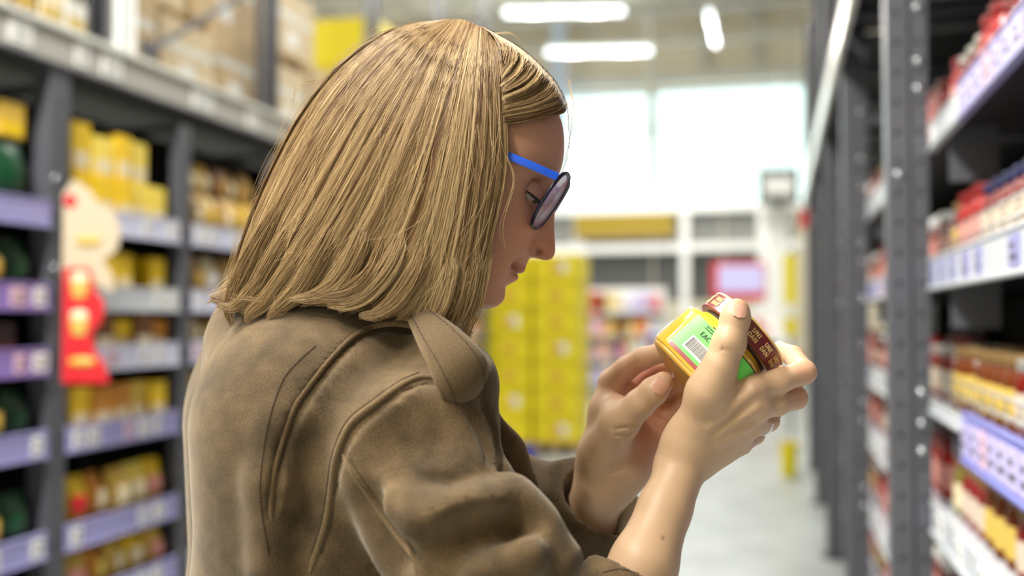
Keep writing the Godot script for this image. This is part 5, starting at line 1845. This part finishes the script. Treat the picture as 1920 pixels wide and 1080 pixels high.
func trousers(who: Node3D) -> void:
	var bf := cam_xf.basis * Vector3(0.87, 0, -0.5)
	bf = Vector3(bf.x, 0, bf.z).normalized()
	var br := bf.cross(Vector3.UP)
	var hip := VP * V(640, 1200, 1.0)
	hip.y = 0.90
	var f := Field.new(hip + Vector3(-0.3, -0.92, -0.3), hip + Vector3(0.3, 0.14, 0.3), 0.014)
	f.cap(hip - br * 0.07, hip + br * 0.07, 0.115, 0.115, 0.05)
	f.cap(hip + Vector3(0, 0.06, 0), hip, 0.12, 0.12, 0.05)
	for s in [-1.0, 1.0]:
		var h: Vector3 = hip + br * (0.085 * s) - Vector3(0, 0.05, 0)
		var kn := h + bf * 0.02 - Vector3(0, 0.38, 0)
		var an := h - bf * 0.02 - Vector3(0, 0.78, 0)
		f.cap(h, kn, 0.085, 0.062, 0.03)
		f.cap(kn, an, 0.062, 0.05, 0.03)
	var b := MB.new()
	f.nets(b, Transform3D())
	put("trousers", b.mesh(M.jeans), who)
	for s in [-1.0, 1.0]:
		var an: Vector3 = hip + br * (0.085 * s) - bf * 0.02
		an.y = 0.05
		var g := Field.new(an - Vector3(0.3, 0.06, 0.3), an + Vector3(0.3, 0.1, 0.3), 0.012)
		g.cap(an - bf * 0.03, an + bf * 0.14, 0.046, 0.038, 0.02)
		g.cap(an, an + Vector3(0, 0.03, 0), 0.05, 0.05, 0.02)
		g.cut(Vector3(an.x, 0.003, an.z), Vector3.DOWN, 0.4)
		var sb := MB.new()
		g.nets(sb, Transform3D())
		put("shoe", sb.mesh(M.shoe), who)

# ---- hair: thin three-sided strands laid along guide curves, gathered in locks
class Strands:
	var v := PackedVector3Array()
	var n := PackedVector3Array()
	var c := PackedColorArray()
	var ix := PackedInt32Array()
	func add(path: PackedVector3Array, r: float, c0: Color, c1: Color, out: Vector3) -> void:
		var m := path.size()
		var k := v.size()
		for i in m:
			var t := (path[mini(i + 1, m - 1)] - path[maxi(i - 1, 0)]).normalized()
			var side := t.cross(out).normalized()
			var up := side.cross(t)
			var q := float(i) / (m - 1)
			var rr := r * (1.0 - 0.75 * q * q)
			var col := c0.lerp(c1, q)
			v.append(path[i] + side * rr); v.append(path[i] + up * rr * 0.8); v.append(path[i] - side * rr)
			n.append((side + up * 0.6).normalized()); n.append(up); n.append((up * 0.6 - side).normalized())
			c.append(col); c.append(col); c.append(col)
		for i in m - 1:
			var a := k + i * 3
			for j in 2:
				var p := a + j
				ix.append(p); ix.append(p + 1); ix.append(p + 3)
				ix.append(p + 1); ix.append(p + 4); ix.append(p + 3)
	func mesh(mat: Material) -> ArrayMesh:
		var arr := []
		arr.resize(Mesh.ARRAY_MAX)
		arr[Mesh.ARRAY_VERTEX] = v
		arr[Mesh.ARRAY_NORMAL] = n
		arr[Mesh.ARRAY_COLOR] = c
		arr[Mesh.ARRAY_INDEX] = ix
		var am := ArrayMesh.new()
		am.add_surface_from_arrays(Mesh.PRIMITIVE_TRIANGLES, arr)
		am.surface_set_material(0, mat)
		return am

const HC := 48
const HV := 20
func guide_grid(gs: Array) -> PackedVector3Array:
	# (HC+1) x (HV+1) grid of view-space points through guide polylines
	var cols := []
	for g in gs:
		var sp := []
		for p in g: sp.append(Vector3(p[0], p[1], p[2]))
		var col := []
		for j in HV + 1: col.append(spline(sp, float(j) / HV))
		cols.append(col)
	var out := PackedVector3Array()
	for i in HC + 1:
		for j in HV + 1:
			var row := []
			for cidx in cols.size(): row.append(cols[cidx][j])
			var q := spline(row, float(i) / HC)
			out.append(V(q.x, q.y, q.z))
	return out

func on_grid(g: PackedVector3Array, s: float, v: float) -> Vector3:
	var a := clampf(s, 0.0, 1.0) * HC
	var b := clampf(v, 0.0, 1.0) * HV
	var i := mini(int(a), HC - 1)
	var j := mini(int(b), HV - 1)
	var k := i * (HV + 1) + j
	return g[k].lerp(g[k + HV + 1], a - i).lerp(g[k + 1].lerp(g[k + HV + 2], a - i), b - j)

func hair_tint(q: float) -> Color:
	# q 0 dark root-blonde .. 1 pale highlight (linear)
	var a := Color(0.130, 0.066, 0.024)
	var b := Color(0.350, 0.226, 0.104)
	var c := Color(0.650, 0.465, 0.240)
	return a.lerp(b, q * 2.0) if q < 0.5 else b.lerp(c, q * 2.0 - 1.0)

func comb(st: Strands, g: PackedVector3Array, locks: int, per: int, s0: float, s1: float, thick: float, flick: float, seg: int, rad: float, vend := 1.0, tmean := 0.58, cl := Vector2(0.25, 0.7)) -> void:
	for l in locks:
		var sl := lerpf(s0, s1, (l + rng.randf_range(-0.4, 1.4)) / locks)
		var w := (s1 - s0) / locks * rng.randf_range(0.8, 1.9)
		var tone := clampf(rng.randfn(tmean, 0.26), 0.0, 1.0)
		var layer := rng.randf()
		var endl := vend - absf(rng.randfn(0.0, 0.045))
		var ph := rng.randf() * TAU
		var bend := rng.randfn(0.0, 1.0)
		var fl := flick * rng.randf_range(0.0, 1.0) * (1.0 if rng.randf() < 0.5 else 0.25)
		var close := rng.randf_range(cl.x, cl.y)
		for k in per:
			var u := clampf(rng.randfn(0.0, 0.45), -1.2, 1.2)
			var lay := clampf(layer + rng.randf_range(-0.25, 0.35), 0.0, 1.3)
			var v1 := endl - absf(rng.randfn(0.0, 0.02))
			var v0 := rng.randf_range(0.0, 0.03)
			if rng.randf() < 0.12:
				v0 = rng.randf_range(0.0, 0.3)
			var path := PackedVector3Array()
			var stray := rng.randfn(0.0, 0.0016) if rng.randf() < 0.25 else 0.0
			var p2 := rng.randf() * TAU
			for j in seg + 1:
				var v := lerpf(v0, v1, float(j) / seg)
				var s := sl + w * u * (1.0 - close * v) + w * 0.35 * bend * sin(v * 3.0 + ph) * v
				var p := on_grid(g, s, v)
				# layers below the outer surface, ends of a lock rounder
				var dep := lay * thick * smoothstep(0.0, 0.25, v) - (1.0 - u * u) * 0.0028 * smoothstep(0.1, 0.5, v)
				p = p * (1.0 + dep / -p.z)
				var tail := maxf(0.0, v - 0.80) / 0.2
				p.x += -fl * tail * tail * 0.03
				p.y += fl * tail * tail * 0.012
				p.x += stray * sin(v * 7.0 + p2) * v + 0.0006 * sin(v * 19.0 + p2)
				p.y += stray * cos(v * 5.0 + p2) * v
				path.append(VP * p)
			var q := clampf(tone + rng.randfn(0.0, 0.17), 0.0, 1.0)
			st.add(path, rad * rng.randf_range(0.6, 1.3), hair_tint(q * 0.8), hair_tint(clampf(q * 1.05, 0, 1)), VP.basis * Vector3(-0.15, 0.35, 1).normalized())

func hair(who: Node3D) -> void:
	var near := [
		[[835, 37, 0.925], [742, 52, 0.925], [645, 112, 0.925], [563, 212, 0.925], [503, 325, 0.925], [458, 435, 0.925], [430, 530, 0.925], [424, 585, 0.925]],
		[[842, 36, 0.915], [768, 72, 0.890], [687, 162, 0.873], [615, 278, 0.866], [556, 388, 0.866], [503, 485, 0.872], [470, 555, 0.878], [452, 592, 0.882]],
		[[855, 36, 0.912], [800, 98, 0.873], [735, 208, 0.853], [676, 320, 0.846], [618, 425, 0.847], [560, 512, 0.855], [520, 562, 0.862], [494, 585, 0.866]],
		[[870, 37, 0.910], [832, 118, 0.866], [790, 230, 0.845], [750, 340, 0.838], [705, 440, 0.838], [650, 520, 0.845], [605, 560, 0.852], [570, 578, 0.858]],
		[[888, 44, 0.910], [868, 128, 0.864], [845, 240, 0.842], [820, 350, 0.834], [790, 455, 0.833], [758, 535, 0.838], [735, 575, 0.842], [712, 596, 0.845]],
		[[905, 52, 0.910], [905, 132, 0.866], [898, 245, 0.846], [885, 355, 0.838], [868, 460, 0.836], [848, 540, 0.838], [832, 585, 0.840], [818, 612, 0.842]],
		[[925, 66, 0.912], [941, 135, 0.872], [949, 238, 0.856], [947, 335, 0.850], [926, 435, 0.848], [904, 520, 0.848], [888, 570, 0.850], [872, 605, 0.850]]]
	var g := guide_grid(near)
	# the far side mirrors it across the head's middle
	var far := []
	for k in 7:
		var row := []
		for p in near[6 - k]:
			var fr := float(6 - k) / 6.0
			row.append([p[0] - 20.0 * fr * fr, p[1], 1.853 - p[2]])
		far.append(row)
	var gf := guide_grid(far)
	# front hair swept back from the brow and tucked behind the side curtain
	var bang := [
		[[905, 50, 0.918], [925, 66, 0.893], [938, 92, 0.872], [940, 118, 0.862]],
		[[965, 84, 0.920], [975, 104, 0.886], [962, 132, 0.862], [938, 155, 0.858]],
		[[1008, 118, 0.922], [1012, 140, 0.884], [985, 166, 0.860], [938, 186, 0.857]],
		[[1044, 158, 0.924], [1042, 178, 0.884], [1005, 198, 0.860], [938, 212, 0.857]],
		[[1063, 196, 0.926], [1056, 212, 0.884], [1012, 222, 0.862], [938, 236, 0.858]]]
	var gb := guide_grid(bang)
	var gbf := []
	for row in bang:
		var r2 := []
		for p in row: r2.append([p[0], p[1] - 2, 1.85 - p[2]])
		gbf.append(r2)
	# solid base under the strands
	var base := MB.new()
	shell_grid(base, g, 0.010)
	shell_grid(base, gf, -0.004)
	shell_grid(base, gb, 0.006)
	shell_grid(base, guide_grid(gbf), -0.004)
	var st := Strands.new()
	rng.seed = 99
	comb(st, g, 46, 70, 0.0, 1.0, 0.012, 0.2, 15, 0.00036, 0.985, 0.24)
	comb(st, g, 64, 80, 0.0, 0.995, 0.004, 0.7, 18, 0.00029, 1.02, 0.54, Vector2(0.45, 0.88))
	comb(st, g, 60, 14, 0.0, 0.995, 0.002, 0.5, 18, 0.00024, 1.0, 0.72, Vector2(0.0, 0.4))
	comb(st, g, 20, 14, 0.0, 0.45, 0.002, 1.5, 16, 0.00022, 1.0)
	comb(st, gf, 50, 42, 0.0, 1.0, -0.008, 0.4, 13, 0.00045)
	comb(st, gb, 22, 48, 0.0, 0.85, 0.005, 0.0, 10, 0.00030)
	comb(st, gb, 9, 60, 0.74, 1.0, 0.003, 0.0, 10, 0.00030, 1.0, 0.16)
	comb(st, guide_grid(gbf), 16, 30, 0.0, 1.0, -0.004, 0.0, 9, 0.0004)
	# separate locks that turn outward along the hem
	for q in [
		[[690, 400, 0.836], [668, 470, 0.834], [632, 530, 0.838], [588, 556, 0.842], [540, 562, 0.846]],
		[[760, 420, 0.828], [735, 490, 0.828], [695, 545, 0.832], [650, 570, 0.836], [612, 572, 0.84]],
		[[800, 430, 0.828], [782, 500, 0.828], [745, 560, 0.832], [705, 590, 0.834], [672, 592, 0.836]],
		[[640, 390, 0.842], [602, 470, 0.842], [560, 540, 0.848], [520, 580, 0.852], [500, 600, 0.856]],
		[[560, 400, 0.858], [520, 470, 0.86], [478, 540, 0.866], [440, 575, 0.87], [408, 572, 0.872]],
		[[520, 380, 0.87], [480, 460, 0.872], [446, 530, 0.876], [430, 580, 0.878], [434, 612, 0.88]],
		[[590, 420, 0.852], [545, 500, 0.854], [500, 560, 0.86], [470, 588, 0.864], [462, 606, 0.866]],
		[[500, 440, 0.874], [466, 510, 0.876], [440, 550, 0.88], [412, 560, 0.88], [392, 556, 0.88]],
		[[850, 430, 0.832], [842, 510, 0.832], [822, 580, 0.834], [800, 620, 0.836], [790, 640, 0.838]],
		[[890, 420, 0.840], [880, 510, 0.838], [862, 580, 0.842], [842, 625, 0.844], [836, 640, 0.846]],
		[[915, 440, 0.845], [900, 520, 0.844], [884, 590, 0.848], [872, 630, 0.85], [880, 655, 0.852]],
		[[725, 440, 0.830], [700, 510, 0.83], [660, 548, 0.834], [618, 556, 0.838], [590, 548, 0.842]]]:
		lock(st, q, 0.0095, 90, clampf(rng.randfn(0.6, 0.12), 0.3, 0.85))
	# fine stray hairs lying across the surface
	for k in 170:
		var s := rng.randf()
		var v := rng.randf_range(0.1, 0.75)
		var path := PackedVector3Array()
		var ds := rng.randfn(0.0, 0.10)
		var ln := rng.randf_range(0.12, 0.3)
		var ph := rng.randf() * TAU
		for j in 13:
			var t := j / 12.0
			var p := on_grid(g, s + ds * t * t + 0.012 * sin(t * 4.0 + ph), v + ln * t)
			p = p * (1.0 - (0.003 + 0.004 * sin(PI * t)) / -p.z)
			path.append(VP * p)
		st.add(path, 0.00016, hair_tint(0.85), hair_tint(0.95), VP.basis * Vector3(-0.1, 0.3, 1).normalized())
	# hairs that leave the outline
	for k in 60:
		var v := rng.randf_range(0.05, 0.9)
		var path := PackedVector3Array()
		var lift := rng.randf_range(0.003, 0.011)
		var ln := rng.randf_range(0.10, 0.28)
		for j in 13:
			var t := j / 12.0
			var p := on_grid(g, 0.01 + rng.randf() * 0.0, v + ln * t)
			var out := (p - V(760, 360, 0.925)).normalized()
			p += out * lift * sin(PI * t * 0.8) + Vector3(0, 0, rng.randf_range(0.0, 0.0004))
			path.append(VP * p)
		st.add(path, 0.00014, hair_tint(0.7), hair_tint(0.85), VP.basis * Vector3(0, 0, 1))
	# loose single hairs
	for q in [[[1066, 150, 0.90], [1072, 200, 0.888], [1070, 260, 0.882], [1055, 320, 0.876], [1028, 372, 0.872]], [[1060, 190, 0.9], [1068, 230, 0.89], [1062, 290, 0.885], [1040, 350, 0.88]], [[930, 60, 0.9], [960, 62, 0.89], [985, 82, 0.89]], [[600, 150, 0.9], [560, 160, 0.89], [545, 200, 0.89], [520, 260, 0.89]], [[440, 520, 0.89], [415, 540, 0.885], [400, 562, 0.88]], [[452, 500, 0.89], [418, 530, 0.885], [395, 548, 0.88]], [[430, 540, 0.89], [410, 556, 0.885], [398, 560, 0.88]], [[905, 350, 0.85], [915, 420, 0.846], [900, 470, 0.846]], [[950, 290, 0.846], [962, 340, 0.85], [940, 420, 0.846], [948, 470, 0.85]]]:
		for k in 3:
			var sp := []
			for p in q: sp.append(Vector3(p[0] + rng.randf_range(-4, 4), p[1] + rng.randf_range(-4, 4), p[2]))
			var path := PackedVector3Array()
			for j in 17:
				var w := spline(sp, j / 16.0)
				path.append(VP * V(w.x, w.y, w.z))
			st.add(path, 0.00022, hair_tint(0.8), hair_tint(0.9), VP.basis * Vector3(0, 0, 1))
	var h := put("hair", st.mesh(M.hair), who)
	put("hair_base", base.mesh(M.scalp), h)

func lock(st: Strands, q: Array, w: float, n: int, tone: float) -> void:
	var sp := []
	for p in q: sp.append(V(p[0], p[1], p[2]))
	for k in n:
		var a := rng.randf() * TAU
		var r := sqrt(rng.randf())
		var v0 := rng.randf_range(0.0, 0.15)
		var v1 := 1.0 - absf(rng.randfn(0.0, 0.07))
		var ph := rng.randf() * TAU
		var path := PackedVector3Array()
		for j in 15:
			var t := lerpf(v0, v1, j / 14.0)
			var c := spline(sp, t)
			var tg := (spline(sp, minf(t + 0.03, 1.0)) - spline(sp, maxf(t - 0.03, 0.0))).normalized()
			var sd := tg.cross(Vector3(0, 0, 1)).normalized()
			var wd := w * (0.35 + 0.75 * sin(PI * clampf(t * 0.85 + 0.08, 0.0, 1.0))) * (1.0 - 0.55 * t * t)
			var p := c + sd * cos(a) * r * wd + Vector3(0, 0, 1) * (sin(a) * r * wd * 0.35 - 0.006 * (1.0 - smoothstep(0.0, 0.35, t)))
			p += sd * 0.0007 * sin(t * 14.0 + ph)
			path.append(VP * p)
		var c0 := clampf(tone + rng.randfn(0.0, 0.16), 0.0, 1.0)
		st.add(path, 0.00028 * rng.randf_range(0.6, 1.3), hair_tint(c0 * 0.9), hair_tint(c0), VP.basis * Vector3(-0.15, 0.3, 1).normalized())

func shell_grid(b: MB, g: PackedVector3Array, inset: float) -> void:
	var pts := PackedVector3Array()
	for i in HC + 1:
		for j in HV + 1:
			var p := g[i * (HV + 1) + j]
			var v := float(j) / HV
			var s := float(i) / HC
			var k := inset * smoothstep(0.0, 0.2, v)
			if v > 0.9: p = g[i * (HV + 1) + int(HV * 0.9)].lerp(p, 0.55)
			pts.append(VP * (p * (1.0 + k / -p.z)))
	b.grid(pts, HC + 1, HV + 1, false, false)

# ------------------------------------------------------------------ the mustard jar in her hands
var JB := Basis()
var JO := Vector3.ZERO
func jar_shape(th: float, r: float, n: float) -> Vector2:
	var s := absf(sin(th))
	var c := absf(cos(th))
	var k := r / pow(pow(s, n) + pow(c, n), 1.0 / n)
	return Vector2(sin(th) * k, cos(th) * k)

func jar_ring(b: MB, prof: Array, seg := 72, xf := Transform3D.IDENTITY) -> void:
	var pts := PackedVector3Array()
	for p in prof:
		for s in seg:
			var q := jar_shape(TAU * s / seg, p[0], p[2])
			pts.append(xf * Vector3(q.x, p[1], q.y))
	b.grid(pts, prof.size(), seg, true, false)

func jar_patch(th0: float, th1: float, y0: float, y1: float, lift: float, n: float, R: float, m: Material, called: String, par: Node3D) -> Node3D:
	var cols := maxi(4, int(absf(th1 - th0) / 0.06))
	var pts := PackedVector3Array()
	for i in 2:
		for c in cols + 1:
			var q := jar_shape(lerpf(th0, th1, float(c) / cols), R, n)
			var nn := q.normalized() * lift
			pts.append(Vector3(q.x + nn.x, lerpf(y1, y0, float(i)), q.y + nn.y))
	var b := MB.new()
	b.grid(pts, 2, cols + 1, false, false)
	return put(called, b.mesh(m), par)

func text_mesh(txt: String, size: float, m: Material) -> TextMesh:
	var t := TextMesh.new()
	var f := SystemFont.new()
	f.font_names = PackedStringArray(["Droid Sans"])
	f.font_weight = 700
	t.font = f
	t.text = txt
	t.font_size = 32
	t.pixel_size = size / 32.0
	t.depth = 0.00012
	t.curve_step = 2.0
	t.material = m
	return t

func mustard_jar() -> void:
	var a := Vector3(0.759, 0.649, -0.05).normalized()
	var zc := (Vector3(0, 0, 1) - a * a.z).normalized()
	var x := a.cross(zc)
	var bs := Basis(x, a, zc) * Basis(Vector3.UP, deg_to_rad(-30.0))
	var ctr := V(1345, 668, 0.915)
	var t := thing("mustard_jar", "small glass jar of yellow mustard with a dark red lid held in both hands", "jar")
	t.transform = cam_xf * Transform3D(bs, ctr - a * 0.0375)
	M.mustard = mat(rgb(244, 196, 4), 0.4, 0.0, 0.3)
	var gl := mat(Color(1, 0.97, 0.9, 0.07), 0.06, 0.0, 0.4)
	gl.transparency = BaseMaterial3D.TRANSPARENCY_ALPHA
	M.jarglass = gl
	M.lid = mat(rgb(112, 16, 14), 0.28)
	M.lid.clearcoat_enabled = true
	M.lid.clearcoat = 0.5
	M.gold_print = mat(rgb(240, 206, 130), 0.4)
	M.label_green = mat(rgb(106, 210, 88), 0.35)
	M.label_maroon = mat(rgb(164, 34, 22), 0.35)
	M.label_black = mat(rgb(24, 20, 20), 0.5)
	M.amberglass = mat(rgb(240, 186, 40), 0.2)
	M.amberglass.clearcoat_enabled = true
	M.amberglass.clearcoat = 1.0
	var R := 0.0440
	var n := 4.2
	var b := MB.new()
	jar_ring(b, [[0.0365, 0.0555, 2.4], [0.0375, 0.0525, 2.6], [0.0410, 0.0498, 3.6], [0.0432, 0.0470, n], [R, 0.0430, n], [R, 0.0080, n], [0.0432, 0.0052, n], [0.0415, 0.0040, n], [0.0001, 0.0040, n]])
	put("mustard", b.mesh(M.mustard), t)
	var g := MB.new()
	jar_ring(g, [[0.0372, 0.0600, 2.0], [0.0372, 0.0562, 2.0], [0.0384, 0.0530, 2.6], [0.0420, 0.0505, 3.6], [0.0444, 0.0474, n], [R + 0.0012, 0.0430, n], [R + 0.0012, 0.0080, n], [0.0446, 0.0040, n], [0.0425, 0.0010, n], [0.0390, 0.0, n], [0.0001, 0.0012, n]])
	put("glass", g.mesh(M.jarglass), t)
	var gb := MB.new()
	jar_ring(gb, [[0.0418, 0.0040, n], [0.0422, 0.0022, n], [0.0405, 0.0004, n], [0.0380, 0.0002, n], [0.0001, 0.0008, n]])
	put("glass_base", gb.mesh(M.amberglass), t)
	var l := MB.new()
	jar_ring(l, [[0.0001, 0.0765, 2.0], [0.0395, 0.0765, 2.0], [0.0412, 0.0775, 2.0], [0.0428, 0.0768, 2.0], [0.0434, 0.0755, 2.0], [0.0434, 0.0610, 2.0], [0.0441, 0.0600, 2.0], [0.0438, 0.0590, 2.0], [0.0420, 0.0588, 2.0], [0.0370, 0.0590, 2.0]], 96)
	var lid := put("lid", l.mesh(M.lid), t)
	var rim := MB.new()
	jar_ring(rim, [[0.0429, 0.0772, 2.0], [0.0436, 0.0764, 2.0], [0.0437, 0.0752, 2.0]], 96)
	put("gold_rim", rim.mesh(M.gold_print), lid)
	for k in 16:
		var th := TAU * k / 16.0 + 0.12
		for r in 2:
			var tm := text_mesh(["UNI", "DAN"][r], 0.0056, M.gold_print)
			var o := put("lettering", tm, lid, Transform3D(Basis(Vector3.UP, th), Vector3(sin(th) * 0.0436, 0.0702 - 0.0052 * r, cos(th) * 0.0436)))
	# wrap-round label: green field, maroon foot stripe, dark line at the top, second panel past the corner
	var lift := 0.0015
	var lab := jar_patch(-0.52, 1.75, 0.0110, 0.0450, lift, n, R, M.label_green, "label", t)
	jar_patch(-0.48, 0.62, 0.0075, 0.0110, lift, n, R, M.label_maroon, "stripe", lab)
	jar_patch(-0.15, 1.75, 0.0452, 0.0462, lift, n, R, M.label_black, "top_line", lab)
	var zf := R + lift + 0.0003
	put("barcode_panel", MB.new().box(Vector3(-0.0135, 0.0145, zf - 0.0002), Vector3(0.0165, 0.0285, zf), 0).mesh(M.paper), lab)
	var bars := MB.new()
	var rr := RandomNumberGenerator.new()
	rr.seed = 4
	var bx := -0.0115
	while bx < 0.0145:
		var w := rr.randf_range(0.00022, 0.0007)
		bars.box(Vector3(bx, 0.0165, zf), Vector3(bx + w, 0.0272, zf + 0.0001), 0)
		bx += w + rr.randf_range(0.0003, 0.0006)
	put("barcode", bars.mesh(M.label_black), lab)
	put("lettering", text_mesh("EAC", 0.0062, M.label_black), lab, Transform3D(Basis(), Vector3(-0.0045, 0.0345, zf)))
	put("recycling_mark", tri_mark(0.0035), lab, Transform3D(Basis(), Vector3(0.0125, 0.0338, zf)))
	put("recycling_mark", tri_mark(0.0028), lab, Transform3D(Basis(Vector3.BACK, PI), Vector3(0.005, 0.0350, zf)))
	var fine := MB.new()
	for k in 2:
		var xx := -0.011
		while xx < 0.016:
			var w := rr.randf_range(0.0006, 0.0014)
			fine.box(Vector3(xx, 0.0400 + 0.0022 * k, zf), Vector3(xx + w, 0.0410 + 0.0022 * k, zf + 0.0001), 0)
			xx += w + 0.0005
	put("fine_print", fine.mesh(M.label_black), lab)
	jar_patch(1.0, 1.4, 0.026, 0.0445, lift + 0.0003, n, R, M.red, "red_fruit_print", lab)

func tri_mark(s: float) -> ArrayMesh:
	var b := MB.new()
	for i in 3:
		var a := TAU * i / 3.0 + PI / 2
		var c := TAU * (i + 1) / 3.0 + PI / 2
		b.tube(PackedVector3Array([Vector3(cos(a) * s, sin(a) * s, 0), Vector3(cos(c) * s, sin(c) * s, 0)]), PackedFloat32Array([0.0003]), 4)
	return b.mesh(M.label_black)
